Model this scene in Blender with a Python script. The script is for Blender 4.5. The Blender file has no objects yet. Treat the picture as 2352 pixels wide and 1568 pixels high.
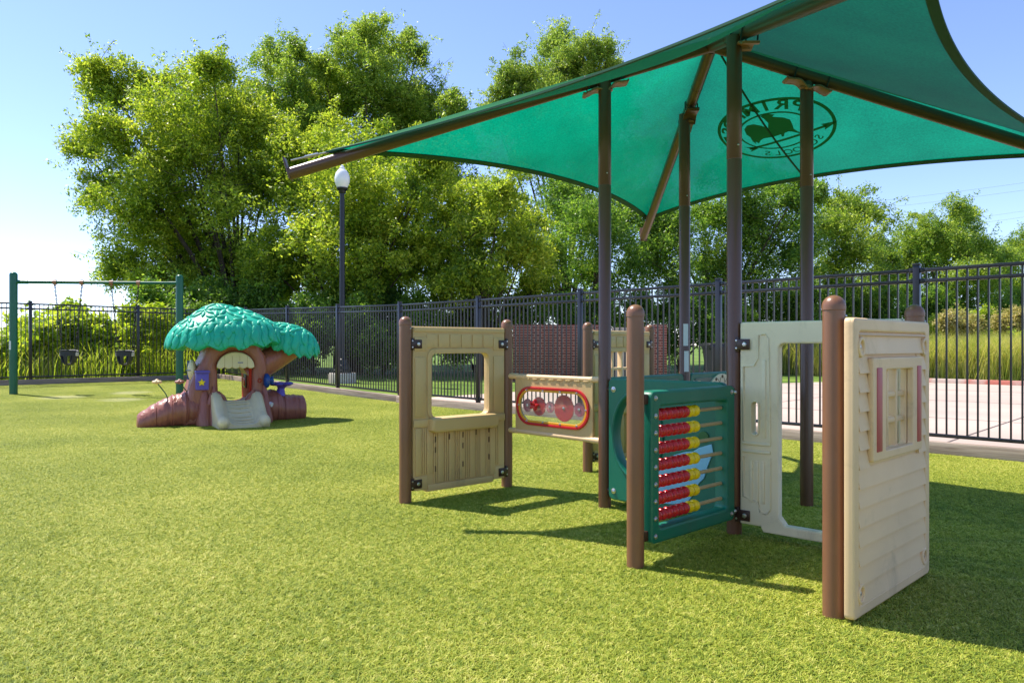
import bpy, bmesh, math, random
import numpy as np
from mathutils import Vector, Matrix
R = math.radians
C = bpy.context.scene.collection
S = bpy.context.scene
rng = np.random.default_rng(7)
random.seed(7)

# ------------------------------------------------------------------ camera, sky, sun, exposure
EYE = 1.10
FPX = 1650.0          # focal length in pixels of a 2352 px wide picture
HOR = 794.0
cam_d = bpy.data.cameras.new("camera")
cam = bpy.data.objects.new("camera", cam_d); C.objects.link(cam)
cam.location = (0, 0, EYE); cam.rotation_euler = (R(90), 0, 0)
cam_d.sensor_width = 36; cam_d.lens = 36 * FPX / 2352
cam_d.shift_y = (HOR - 784) / 2352
cam_d.clip_start = 0.05; cam_d.clip_end = 3000
S.camera = cam
SUN_SHADOW = Vector((0.55, -0.285, -1.0))       # where a one metre post throws its shadow
toward = (-SUN_SHADOW).normalized()
elev = math.asin(toward.z)
az = math.atan2(toward.x, toward.y)
w = bpy.data.worlds.new("World"); S.world = w; w.use_nodes = True
nt = w.node_tree
bg = nt.nodes["Background"]
sky = nt.nodes.new("ShaderNodeTexSky"); sky.sky_type = 'NISHITA'; sky.sun_disc = False
sky.sun_elevation = elev; sky.sun_rotation = az
sky.air_density = 0.85; sky.dust_density = 0.15; sky.ozone_density = 4.0; sky.altitude = 100
wb = nt.nodes.new("ShaderNodeMix"); wb.data_type = 'RGBA'; wb.blend_type = 'MULTIPLY'; wb.inputs[0].default_value = 1
wb.inputs[7].default_value = (1.02, 0.93, 1.03, 1)          # the photograph's white balance
nt.links.new(sky.outputs[0], wb.inputs[6]); nt.links.new(wb.outputs[2], bg.inputs[0]); bg.inputs[1].default_value = 0.135
sd = bpy.data.lights.new("sun", 'SUN'); sd.energy = 3.9; sd.angle = R(0.55); sd.color = (1.0, 0.94, 0.85)
so = bpy.data.objects.new("sun", sd); C.objects.link(so)
so.rotation_euler = SUN_SHADOW.to_track_quat('-Z', 'Y').to_euler(); so.location = (-8, 5, 15)
S.view_settings.view_transform = 'Standard'; S.view_settings.look = 'None'
S.view_settings.exposure = 1.03; S.view_settings.gamma = 1
S.cycles.max_bounces = 8; S.cycles.transparent_max_bounces = 12
S.cycles.use_adaptive_sampling = True

# ------------------------------------------------------------------ helpers
def lin(r, g, b):
    f = lambda c: (c / 255 / 12.92) if c / 255 <= 0.04045 else ((c / 255 + 0.055) / 1.055) ** 2.4
    return (f(r), f(g), f(b), 1)

def mat(name, col, rough=0.5, var=0.12, scale=6.0, bump=0.0, bscale=60.0, spec=0.5, metal=0.0, coat=0.0, detail=4):
    m = bpy.data.materials.new(name); m.use_nodes = True
    t = m.node_tree; p = t.nodes["Principled BSDF"]
    p.inputs["Roughness"].default_value = rough; p.inputs["Metallic"].default_value = metal
    p.inputs["Specular IOR Level"].default_value = spec; p.inputs["Coat Weight"].default_value = coat
    tc = t.nodes.new("ShaderNodeTexCoord")
    n = t.nodes.new("ShaderNodeTexNoise"); n.inputs["Scale"].default_value = scale; n.inputs["Detail"].default_value = detail
    t.links.new(tc.outputs["Object"], n.inputs["Vector"])
    r = t.nodes.new("ShaderNodeValToRGB")
    a = [max(0, c * (1 - var)) for c in col[:3]]; b = [min(1, c * (1 + var)) for c in col[:3]]
    r.color_ramp.elements[0].color = (*a, 1); r.color_ramp.elements[1].color = (*b, 1)
    r.color_ramp.elements[0].position = 0.3; r.color_ramp.elements[1].position = 0.7
    t.links.new(n.outputs["Fac"], r.inputs["Fac"]); t.links.new(r.outputs[0], p.inputs["Base Color"])
    if bump:
        n2 = t.nodes.new("ShaderNodeTexNoise"); n2.inputs["Scale"].default_value = bscale; n2.inputs["Detail"].default_value = 3
        t.links.new(tc.outputs["Object"], n2.inputs["Vector"])
        bn = t.nodes.new("ShaderNodeBump"); bn.inputs["Strength"].default_value = bump; bn.inputs["Distance"].default_value = 0.01
        t.links.new(n2.outputs["Fac"], bn.inputs["Height"]); t.links.new(bn.outputs[0], p.inputs["Normal"])
    return m

def leaf_mat(name, cols, trans=0.5, rough=0.45, tboost=1.5, tb=0.6, nsc=0.55):
    m = bpy.data.materials.new(name); m.use_nodes = True
    t = m.node_tree; p = t.nodes["Principled BSDF"]; out = t.nodes["Material Output"]
    g = t.nodes.new("ShaderNodeNewGeometry")
    r = t.nodes.new("ShaderNodeValToRGB")
    els = r.color_ramp.elements
    while len(els) < len(cols): els.new(0.5)
    for i, c in enumerate(cols):
        els[i].position = i / (len(cols) - 1); els[i].color = (*c, 1)
    n = t.nodes.new("ShaderNodeTexNoise"); n.inputs["Scale"].default_value = nsc; n.inputs["Detail"].default_value = 3
    t.links.new(g.outputs["Position"], n.inputs["Vector"])
    mx = t.nodes.new("ShaderNodeMath"); mx.operation = 'MULTIPLY_ADD'
    t.links.new(g.outputs["Random Per Island"], mx.inputs[0]); mx.inputs[1].default_value = 0.75 if nsc < 5 else 0.55
    t.links.new(n.outputs["Fac"], mx.inputs[2])
    sb = t.nodes.new("ShaderNodeMath"); sb.operation = 'SUBTRACT'; sb.inputs[1].default_value = 0.37 if nsc < 5 else 0.27
    t.links.new(mx.outputs[0], sb.inputs[0])
    if nsc > 5:                                  # broad, faint wear over the turf
        nl = t.nodes.new("ShaderNodeTexNoise"); nl.inputs["Scale"].default_value = 0.7; nl.inputs["Detail"].default_value = 4; t.links.new(g.outputs["Position"], nl.inputs["Vector"])
        ma = t.nodes.new("ShaderNodeMath"); ma.operation = 'MULTIPLY_ADD'; ma.inputs[1].default_value = 0.55; t.links.new(nl.outputs["Fac"], ma.inputs[0]); t.links.new(sb.outputs[0], ma.inputs[2])
        sb = t.nodes.new("ShaderNodeMath"); sb.operation = 'SUBTRACT'; sb.inputs[1].default_value = 0.27; t.links.new(ma.outputs[0], sb.inputs[0])
    t.links.new(sb.outputs[0], r.inputs["Fac"])
    t.links.new(r.outputs[0], p.inputs["Base Color"]); p.inputs["Roughness"].default_value = rough
    p.inputs["Specular IOR Level"].default_value = 0.35
    tr = t.nodes.new("ShaderNodeBsdfTranslucent")
    hs = t.nodes.new("ShaderNodeMix"); hs.data_type = 'RGBA'; hs.blend_type = 'MULTIPLY'; hs.inputs[0].default_value = 1
    t.links.new(r.outputs[0], hs.inputs[6]); hs.inputs[7].default_value = (1.24 * tboost, 1.27 * tboost, tb * tboost, 1)
    t.links.new(hs.outputs[2], tr.inputs[0])
    ms = t.nodes.new("ShaderNodeMixShader"); ms.inputs[0].default_value = trans
    t.links.new(p.outputs[0], ms.inputs[1]); t.links.new(tr.outputs[0], ms.inputs[2])
    t.links.new(ms.outputs[0], out.inputs[0])
    return m

def finish(me, smooth=35):
    if smooth:
        me.polygons.foreach_set("use_smooth", [True] * len(me.polygons))
        me.set_sharp_from_angle(angle=R(smooth))
    return me

def link(name, me, mats, parent=None, loc=None, rotz=0):
    o = bpy.data.objects.new(name, me); C.objects.link(o)
    for m in (mats if isinstance(mats, (list, tuple)) else [mats]):
        if len(me.materials) < (len(mats) if isinstance(mats, (list, tuple)) else 1): me.materials.append(m)
    if parent: o.parent = parent
    if loc is not None: o.location = loc
    o.rotation_euler.z = rotz
    return o

def curve_mesh(cu):
    o = bpy.data.objects.new("tmp", cu)
    me = bpy.data.meshes.new_from_object(o)
    bpy.data.objects.remove(o); bpy.data.curves.remove(cu)
    return me

XZ = Matrix.Rotation(R(90), 4, 'X')      # drawing plane (x, y) -> (x, z); +normal looks to -y

class MB:
    def __init__(s): s.bm = bmesh.new()
    def add(s, me, M=None, mi=0):
        n = len(s.bm.faces); nv = len(s.bm.verts)
        s.bm.from_mesh(me)
        s.bm.faces.ensure_lookup_table(); s.bm.verts.ensure_lookup_table()
        if M is not None:
            bmesh.ops.transform(s.bm, matrix=M, verts=s.bm.verts[nv:])
        for f in s.bm.faces[n:]: f.material_index = mi
        bpy.data.meshes.remove(me); return s
    def _bm(s, b, M, mi):
        me = bpy.data.meshes.new("t"); b.to_mesh(me); b.free(); return s.add(me, M, mi)
    def box(s, c, d, bev=0.0, M=None, mi=0, seg=2):
        b = bmesh.new(); bmesh.ops.create_cube(b, size=1)
        for v in b.verts: v.co = Vector((v.co.x * d[0] + c[0], v.co.y * d[1] + c[1], v.co.z * d[2] + c[2]))
        if bev: bmesh.ops.bevel(b, geom=b.edges[:], offset=bev, segments=seg, affect='EDGES', profile=0.5)
        return s._bm(b, M, mi)
    def tube(s, pts, rad, seg=12, caps=True, M=None, mi=0):
        b = bmesh.new(); pts = [Vector(p) for p in pts]; rings = []
        rad = rad if isinstance(rad, (list, tuple)) else [rad] * len(pts)
        up = None
        for i, p in enumerate(pts):
            d = (pts[min(i + 1, len(pts) - 1)] - pts[max(i - 1, 0)]).normalized()
            if up is None: up = Vector((0, 0, 1)) if abs(d.z) < 0.9 else Vector((1, 0, 0))
            x = d.cross(up)
            if x.length < 1e-4: x = d.orthogonal()
            x.normalize(); y = d.cross(x).normalized(); up = -y if abs(d.z) < 0.9 else x.cross(d)
            rings.append([b.verts.new(p + (x * math.cos(a) + y * math.sin(a)) * rad[i]) for a in [2 * math.pi * k / seg for k in range(seg)]])
        for r0, r1 in zip(rings, rings[1:]):
            # choose the twist that keeps rings aligned
            k0 = min(range(seg), key=lambda k: (r1[k].co - r0[0].co).length)
            for k in range(seg):
                b.faces.new((r0[k], r0[(k + 1) % seg], r1[(k + 1 + k0) % seg], r1[(k + k0) % seg]))
            if k0: pass
        if caps:
            b.faces.new(rings[0][::-1]); b.faces.new(rings[-1])
        bmesh.ops.recalc_face_normals(b, faces=b.faces[:])
        return s._bm(b, M, mi)
    def lathe(s, prof, o=(0, 0, 0), seg=24, M=None, mi=0):
        b = bmesh.new(); rings = []
        for r, z in prof:
            if r < 1e-5: rings.append([b.verts.new((o[0], o[1], o[2] + z))])
            else: rings.append([b.verts.new((o[0] + r * math.cos(2 * math.pi * k / seg), o[1] + r * math.sin(2 * math.pi * k / seg), o[2] + z)) for k in range(seg)])
        for a, c in zip(rings, rings[1:]):
            for k in range(seg):
                vs = [a[k % len(a)], a[(k + 1) % len(a)], c[(k + 1) % len(c)], c[k % len(c)]]
                vs = list(dict.fromkeys(vs))
                if len(vs) > 2: b.faces.new(vs)
        if len(rings[0]) > 1: b.faces.new(rings[0][::-1])
        if len(rings[-1]) > 1: b.faces.new(rings[-1])
        bmesh.ops.recalc_face_normals(b, faces=b.faces[:])
        return s._bm(b, M, mi)
    def ball(s, c, r, M=None, mi=0, u=16, v=10):
        b = bmesh.new(); bmesh.ops.create_uvsphere(b, u_segments=u, v_segments=v, radius=1)
        r = r if isinstance(r, (list, tuple)) else (r, r, r)
        for vv in b.verts: vv.co = Vector((vv.co.x * r[0] + c[0], vv.co.y * r[1] + c[1], vv.co.z * r[2] + c[2]))
        return s._bm(b, M, mi)
    def slab(s, outer, holes=(), t=0.04, bev=0.005, M=None, mi=0, y=0.0):
        """outline in x,z; thickness along y centred on y"""
        cu = bpy.data.curves.new("t", 'CURVE'); cu.dimensions = '2D'; cu.fill_mode = 'BOTH'
        for P in [outer, *holes]:
            sp = cu.splines.new('POLY'); sp.points.add(len(P) - 1); sp.use_cyclic_u = True
            for q, pt in zip(P, sp.points): pt.co = (q[0], q[1], 0, 1)
        cu.extrude = max(t / 2 - bev, 0.0002); cu.bevel_depth = bev; cu.bevel_resolution = 1 if bev < 0.02 else 3; cu.offset = -bev
        me = curve_mesh(cu)
        return s.add(me, (M or Matrix()) @ Matrix.Translation((0, y, 0)) @ XZ, mi)
    def text(s, body, size, M, mi=0, t=0.001, align='CENTER'):
        cu = bpy.data.curves.new("t", 'FONT'); cu.body = body; cu.size = size; cu.align_x = align; cu.align_y = 'CENTER'; cu.extrude = t
        return s.add(curve_mesh(cu), M, mi)
    def mesh(s, smooth=35, name="m"):
        me = bpy.data.meshes.new(name); s.bm.to_mesh(me); s.bm.free(); return finish(me, smooth)
    def build(s, name, mats, parent=None, loc=None, rotz=0, smooth=35):
        return link(name, s.mesh(smooth, name), mats, parent, loc, rotz)

def rrect(x0, z0, x1, z1, r=0.03, n=5):
    P = []
    for cx, cz, a0 in ((x1 - r, z0 + r, -90), (x1 - r, z1 - r, 0), (x0 + r, z1 - r, 90), (x0 + r, z0 + r, 180)):
        for k in range(n + 1):
            a = R(a0 + 90 * k / n); P.append((cx + r * math.cos(a), cz + r * math.sin(a)))
    return P
def ell(cx, cz, rx, rz, n=28): return [(cx + rx * math.cos(2 * math.pi * k / n), cz + rz * math.sin(2 * math.pi * k / n)) for k in range(n)]

def thing(name, label, cat, loc=(0, 0, 0), rotz=0, group=None):
    o = bpy.data.objects.new(name, None); C.objects.link(o); o.location = loc; o.rotation_euler.z = rotz
    o.empty_display_size = 0.2
    o["label"] = label; o["category"] = cat
    if group: o["group"] = group
    return o
def tag(o, label, cat, group=None, kind=None):
    if label: o["label"] = label
    if cat: o["category"] = cat
    if group: o["group"] = group
    if kind: o["kind"] = kind
    return o
def dup(o, parent=None):
    c = o.copy(); C.objects.link(c)
    if parent: c.parent = parent
    for ch in list(o.children): dup(ch, c)
    return c

def at(u, v, Y):
    """a picture point (2352 wide) at depth Y"""
    return Vector(((u - 1176) * Y / FPX, Y, EYE + (HOR - v) * Y / FPX))

def quads_obj(name, V, m, parent=None, F=4, smooth=False):
    V = np.asarray(V, dtype=np.float32).reshape(-1, F, 3); n = len(V)
    me = bpy.data.meshes.new(name)
    me.vertices.add(n * F); me.vertices.foreach_set("co", V.reshape(-1))
    me.loops.add(n * F); me.loops.foreach_set("vertex_index", np.arange(n * F, dtype=np.int32))
    me.polygons.add(n); me.polygons.foreach_set("loop_start", np.arange(0, n * F, F, dtype=np.int32))
    me.update(calc_edges=True); me.validate()
    return link(name, me, m, parent)

def terrain(x, y):
    s = (-x + y) / 1.41421
    t = s - 11.3
    t = np.where(t < -1, 0, np.where(t < 1, (t + 1) ** 2 / 4, t))
    return np.minimum(0.0225 * t, 0.26)
def tz(x, y): return float(terrain(np.float64(x), np.float64(y)))

# ------------------------------------------------------------------ materials
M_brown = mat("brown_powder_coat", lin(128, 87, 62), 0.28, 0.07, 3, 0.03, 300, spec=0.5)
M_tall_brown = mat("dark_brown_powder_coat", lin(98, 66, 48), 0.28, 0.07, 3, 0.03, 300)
M_brown2 = mat("brown_steel", lin(96, 68, 50), 0.3, 0.06, 3)
M_clamp = mat("dark_brown_bracket", lin(58, 36, 28), 0.35, 0.06)
M_steel = mat("stainless", (0.55, 0.55, 0.55, 1), 0.3, 0.1, 40, metal=0.9)
M_tan = mat("tan_plastic", lin(207, 173, 118), 0.42, 0.07, 2.2, 0.05, 220)
M_cream = mat("cream_plastic", lin(230, 194, 146), 0.42, 0.07, 2.2, 0.05, 220)
M_tan_canopy_lit = mat("canopy_lit_tan_plastic", lin(226, 214, 178), 0.4, 0.07, 2.2, 0.05, 220)  # tan plastic again, the light under the green canopy put into its colour
M_green = mat("dark_green_plastic", lin(8, 106, 82), 0.36, 0.06, 3, 0.05, 220)
M_red = mat("red_plastic", lin(196, 34, 40), 0.25, 0.05)
M_yel = mat("yellow_plastic", lin(236, 208, 24), 0.25, 0.05)
M_oran = mat("orange_plastic", lin(228, 160, 40), 0.3, 0.05)
M_shut = mat("faded_red_plastic", lin(178, 78, 74), 0.45, 0.06)
M_rod = mat("tan_rod", lin(176, 152, 108), 0.4, 0.06)
M_slot = mat("dark_slot", lin(92, 66, 38), 0.7, 0.1)
M_blue = mat("pale_blue_plastic", lin(128, 190, 214), 0.4, 0.1, 14)
M_black = mat("black_metal", lin(34, 33, 36), 0.3, 0.1, 5)
M_rubber = mat("black_rubber", lin(40, 41, 46), 0.55, 0.1)
M_chain = mat("chain_steel", lin(46, 42, 40), 0.6, 0.15, 30, metal=0.0)
M_swgreen = mat("swing_green_paint", lin(10, 92, 62), 0.28, 0.06, 2)
M_bronze = mat("bronze_clamp", lin(150, 104, 76), 0.4, 0.1)
M_white = mat("white_sticker", lin(222, 222, 220), 0.5, 0.05)
M_trunkp = mat("tree_house_brown", lin(150, 90, 74), 0.33, 0.08, 3, 0.0)
M_crownp = mat("tree_house_green", lin(14, 176, 138), 0.38, 0.06, 3)
M_slide = mat("slide_cream", lin(216, 202, 158), 0.35, 0.04, 3)
M_purple = mat("purple_plastic", lin(92, 78, 172), 0.35, 0.06)
M_bluep = mat("blue_plastic", lin(20, 70, 140), 0.35, 0.06)
M_redin = mat("orange_red_plastic", lin(168, 44, 20), 0.6, 0.06, spec=0.2)
M_globe = mat("white_globe", lin(236, 236, 232), 0.25, 0.03)
M_conc = mat("concrete", lin(196, 186, 174), 0.85, 0.1, 1.2, 0.2, 60, detail=8)
M_drive = mat("driveway_concrete", lin(186, 166, 150), 0.85, 0.13, 0.45, 0.2, 40, detail=12)
M_redk = mat("red_kerb_paint", lin(176, 74, 62), 0.7, 0.35, 1.1, detail=10)
for n_ in M_redk.node_tree.nodes:
    if n_.type == 'VALTORGB': n_.color_ramp.elements[0].color = lin(188, 170, 156); n_.color_ramp.elements[1].color = lin(184, 108, 92); n_.color_ramp.elements[0].position = 0.44; n_.color_ramp.elements[1].position = 0.56
M_bin = mat("black_bin_plastic", lin(30, 30, 34), 0.45, 0.1)
M_bark = mat("bark", lin(66, 56, 46), 0.9, 0.35, 3, 0.6, 12, detail=8)
M_siding = mat("beige_gate_boards", lin(178, 166, 144), 0.7, 0.06)
M_pole = mat("weathered_pole", lin(96, 88, 82), 0.9, 0.1)

def scuffed(m, amount=0.22, sc=3.5):
    """scattered scuffs and grime with shapes of their own"""
    t = m.node_tree; p = t.nodes["Principled BSDF"]; src = p.inputs["Base Color"].links[0].from_socket
    tc = t.nodes.new("ShaderNodeTexCoord"); n = t.nodes.new("ShaderNodeTexNoise"); n.inputs["Scale"].default_value = sc; n.inputs["Detail"].default_value = 12; n.inputs["Roughness"].default_value = 0.72; n.inputs["Distortion"].default_value = 0.8
    r = t.nodes.new("ShaderNodeMapRange"); r.inputs[1].default_value = 0.54; r.inputs[2].default_value = 0.72; r.inputs[3].default_value = 0; r.inputs[4].default_value = amount
    mx = t.nodes.new("ShaderNodeMix"); mx.data_type = 'RGBA'; mx.inputs[7].default_value = lin(96, 88, 70)
    rr = t.nodes.new("ShaderNodeMapRange"); rr.inputs[1].default_value = 0.35; rr.inputs[2].default_value = 0.7; b0 = p.inputs["Roughness"].default_value; rr.inputs[3].default_value = b0; rr.inputs[4].default_value = b0 + 0.18
    L = t.links.new; L(tc.outputs["Object"], n.inputs[0]); L(n.outputs[0], r.inputs[0]); L(r.outputs[0], mx.inputs[0]); L(src, mx.inputs[6]); L(mx.outputs[2], p.inputs["Base Color"])
    L(n.outputs[0], rr.inputs[0]); L(rr.outputs[0], p.inputs["Roughness"])
for m_ in (M_tan, M_cream, M_tan_canopy_lit): scuffed(m_, 0.30)
for m_ in (M_green, M_brown, M_slide, M_crownp, M_swgreen): scuffed(m_, 0.22)

# ------------------------------------------------------------------ ground, turf, driveway
FN = Vector((0.7116, 0.7025)); FD = Vector((-0.7025, 0.7116))     # fence normal (outwards) and run
CORNER = Vector((-8.05, 20.05))
FBASE = Vector((4.227, 7.5))
def grid_sheet(name, xs, ys, zf, m):
    X, Y = np.meshgrid(xs, ys); Z = zf(X, Y)
    nx, ny = len(xs), len(ys)
    V = np.stack([X, Y, Z], -1).reshape(-1, 3)
    i = np.arange((ny - 1) * nx).reshape(ny - 1, nx)[:, :-1].reshape(-1)
    F = np.stack([i, i + 1, i + nx + 1, i + nx], 1)
    me = bpy.data.meshes.new(name); me.from_pydata(V.tolist(), [], F.tolist()); me.update()
    finish(me, 180)
    return link(name, me, m)

def ground_mat(name, cols, sc, fine, bump=0.5, rough=0.9):
    m = bpy.data.materials.new(name); m.use_nodes = True
    t = m.node_tree; p = t.nodes["Principled BSDF"]; p.inputs["Roughness"].default_value = rough; p.inputs["Specular IOR Level"].default_value = 0.2
    g = t.nodes.new("ShaderNodeNewGeometry")
    n1 = t.nodes.new("ShaderNodeTexNoise"); n1.inputs["Scale"].default_value = sc; n1.inputs["Detail"].default_value = 6
    n2 = t.nodes.new("ShaderNodeTexNoise"); n2.inputs["Scale"].default_value = fine; n2.inputs["Detail"].default_value = 8; n2.inputs["Roughness"].default_value = 0.7
    for n in (n1, n2): t.links.new(g.outputs["Position"], n.inputs["Vector"])
    mm = t.nodes.new("ShaderNodeMath"); mm.operation = 'ADD'
    t.links.new(n1.outputs[0], mm.inputs[0]); t.links.new(n2.outputs[0], mm.inputs[1])
    m2 = t.nodes.new("ShaderNodeMath"); m2.operation = 'MULTIPLY'; m2.inputs[1].default_value = 0.5; t.links.new(mm.outputs[0], m2.inputs[0])
    r = t.nodes.new("ShaderNodeValToRGB"); els = r.color_ramp.elements
    while len(els) < len(cols): els.new(0.5)
    for i, c in enumerate(cols): els[i].position = 0.36 + 0.28 * i / (len(cols) - 1); els[i].color = (*c[:3], 1)
    t.links.new(m2.outputs[0], r.inputs[0]); t.links.new(r.outputs[0], p.inputs["Base Color"])
    b = t.nodes.new("ShaderNodeBump"); b.inputs["Strength"].default_value = bump; b.inputs["Distance"].default_value = 0.03
    t.links.new(n2.outputs[0], b.inputs["Height"]); t.links.new(b.outputs[0], p.inputs["Normal"])
    return m

M_lawn = ground_mat("lawn_grass", [lin(60, 84, 30), lin(96, 122, 44), lin(128, 146, 62)], 0.6, 14)
xs = np.concatenate([[-1500, -600, -250, -100, -60], np.arange(-40, 41, 2.0), [60, 100, 250, 600, 1500]])
ys = np.concatenate([[-60, -20], np.arange(-4, 60, 2.0), [70, 90, 130, 250, 600, 1500, 2500]])
tag(grid_sheet("lawn", xs, ys, lambda x, y: terrain(x, y) - 0.035, M_lawn), "mown grass around the play yard", None, kind="structure")

# turf sheet: everything inside the two fences
def inside(x, y):
    a = (x - FBASE.x) * FN.x + (y - FBASE.y) * FN.y                     # beyond right fence when > 0
    b = (x - CORNER.x) * -0.7025 + (y - CORNER.y) * 0.7116              # beyond back fence when > 0
    return np.maximum(a, b)
M_turf = ground_mat("turf_backing", [lin(44, 62, 18), lin(66, 86, 26), lin(92, 106, 36)], 2.0, 90, 0.8)
b = bmesh.new()
A = CORNER + Vector((0.06, -0.1)); 
L1 = 26.0; L2 = 20.0
nn = 30
def turf_pt(i, j):
    p = A - FD * (L1 * i / nn) - FN * (L2 * j / nn)     # along right fence, then inwards
    return p
grid = [[b.verts.new((turf_pt(i, j).x, turf_pt(i, j).y, tz(*turf_pt(i, j)))) for j in range(nn + 1)] for i in range(nn + 1)]
for i in range(nn):
    for j in range(nn): b.faces.new((grid[i][j], grid[i + 1][j], grid[i + 1][j + 1], grid[i][j + 1]))
bmesh.ops.recalc_face_normals(b, faces=b.faces[:])
me = bpy.data.meshes.new("turf_ground"); b.to_mesh(me); b.free()
if me.polygons[0].normal.z < 0: me.flip_normals()
tag(link("turf_ground", finish(me, 180), M_turf), "artificial turf base of the play yard", None, kind="structure")

# turf blades: one patch of curled blades set out over the yard
def blade_patch(n, size, h=(0.007, 0.018), wdt=0.0013):
    x = rng.uniform(-size / 2, size / 2, n); y = rng.uniform(-size / 2, size / 2, n)
    a = rng.uniform(0, 2 * np.pi, n); hh = rng.uniform(*h, n); lean = rng.uniform(0.5, 2.2, n) * hh
    ww = wdt * rng.uniform(0.7, 1.3, n)
    dx, dy = np.cos(a), np.sin(a); px, py = -dy, dx
    def P(k, side):
        z = hh * [0, 0.62, 0.95][k]; l = lean * [0, 0.3, 1.0][k]; wk = ww * [1, 0.9, 0.35][k] * side
        return np.stack([x + dx * l + px * wk, y + dy * l + py * wk, z], -1)
    rows = [P(0, -1), P(0, 1), P(1, -1), P(1, 1), P(2, -1), P(2, 1)]
    V = np.stack(rows, 1).reshape(-1, 3)
    base = np.arange(n)[:, None] * 6
    F = np.concatenate([base + [0, 1, 3, 2], base + [2, 3, 5, 4]], 0)
    me = bpy.data.meshes.new("turf_patch")
    me.vertices.add(len(V)); me.vertices.foreach_set("co", V.astype(np.float32).reshape(-1))
    me.loops.add(F.size); me.loops.foreach_set("vertex_index", F.astype(np.int32).reshape(-1))
    me.polygons.add(len(F)); me.polygons.foreach_set("loop_start", np.arange(0, F.size, 4, dtype=np.int32))
    me.update(calc_edges=True)
    return me
def worn(m):
    """paler, flattened turf where feet drag under the swings"""
    t = m.node_tree; p = t.nodes["Principled BSDF"]; src = p.inputs["Base Color"].links[0].from_socket
    g = t.nodes.new("ShaderNodeNewGeometry"); acc = None
    nz = t.nodes.new("ShaderNodeTexNoise"); nz.inputs["Scale"].default_value = 3.0; t.links.new(g.outputs["Position"], nz.inputs[0])
    for (x, y, rx, ry) in ((-8.62, 13.75, 0.42, 0.5), (-7.35, 13.5, 0.42, 0.45), (-7.95, 15.0, 0.4, 0.5)):
        mp = t.nodes.new("ShaderNodeMapping"); mp.inputs["Location"].default_value = (-x / rx, -y / ry, 0); mp.inputs["Scale"].default_value = (1 / rx, 1 / ry, 0)
        t.links.new(g.outputs["Position"], mp.inputs[0])
        ln_ = t.nodes.new("ShaderNodeVectorMath"); ln_.operation = 'LENGTH'; t.links.new(mp.outputs[0], ln_.inputs[0])
        r = t.nodes.new("ShaderNodeMapRange"); r.inputs[1].default_value = 0.5; r.inputs[2].default_value = 1.1; r.inputs[3].default_value = 0.75; r.inputs[4].default_value = 0
        t.links.new(ln_.outputs["Value"], r.inputs[0])
        if acc is None: acc = r.outputs[0]
        else:
            a_ = t.nodes.new("ShaderNodeMath"); a_.operation = 'MAXIMUM'; t.links.new(acc, a_.inputs[0]); t.links.new(r.outputs[0], a_.inputs[1]); acc = a_.outputs[0]
    mul = t.nodes.new("ShaderNodeMath"); mul.operation = 'MULTIPLY'; t.links.new(acc, mul.inputs[0]); t.links.new(nz.outputs[0], mul.inputs[1])
    sc_ = t.nodes.new("ShaderNodeMath"); sc_.operation = 'MULTIPLY'; sc_.use_clamp = True; sc_.inputs[1].default_value = 1.7; t.links.new(mul.outputs[0], sc_.inputs[0])
    mx = t.nodes.new("ShaderNodeMix"); mx.data_type = 'RGBA'; t.links.new(sc_.outputs[0], mx.inputs[0]); t.links.new(src, mx.inputs[6]); mx.inputs[7].default_value = lin(226, 220, 170)
    t.links.new(mx.outputs[2], p.inputs["Base Color"])
    return m
M_blade = leaf_mat("turf_blade", [lin(64, 88, 24)[:3], lin(134, 154, 42)[:3], lin(188, 190, 68)[:3], lin(236, 226, 140)[:3]], 0.2, 0.6, 1.0, 0.68, 36)

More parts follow.
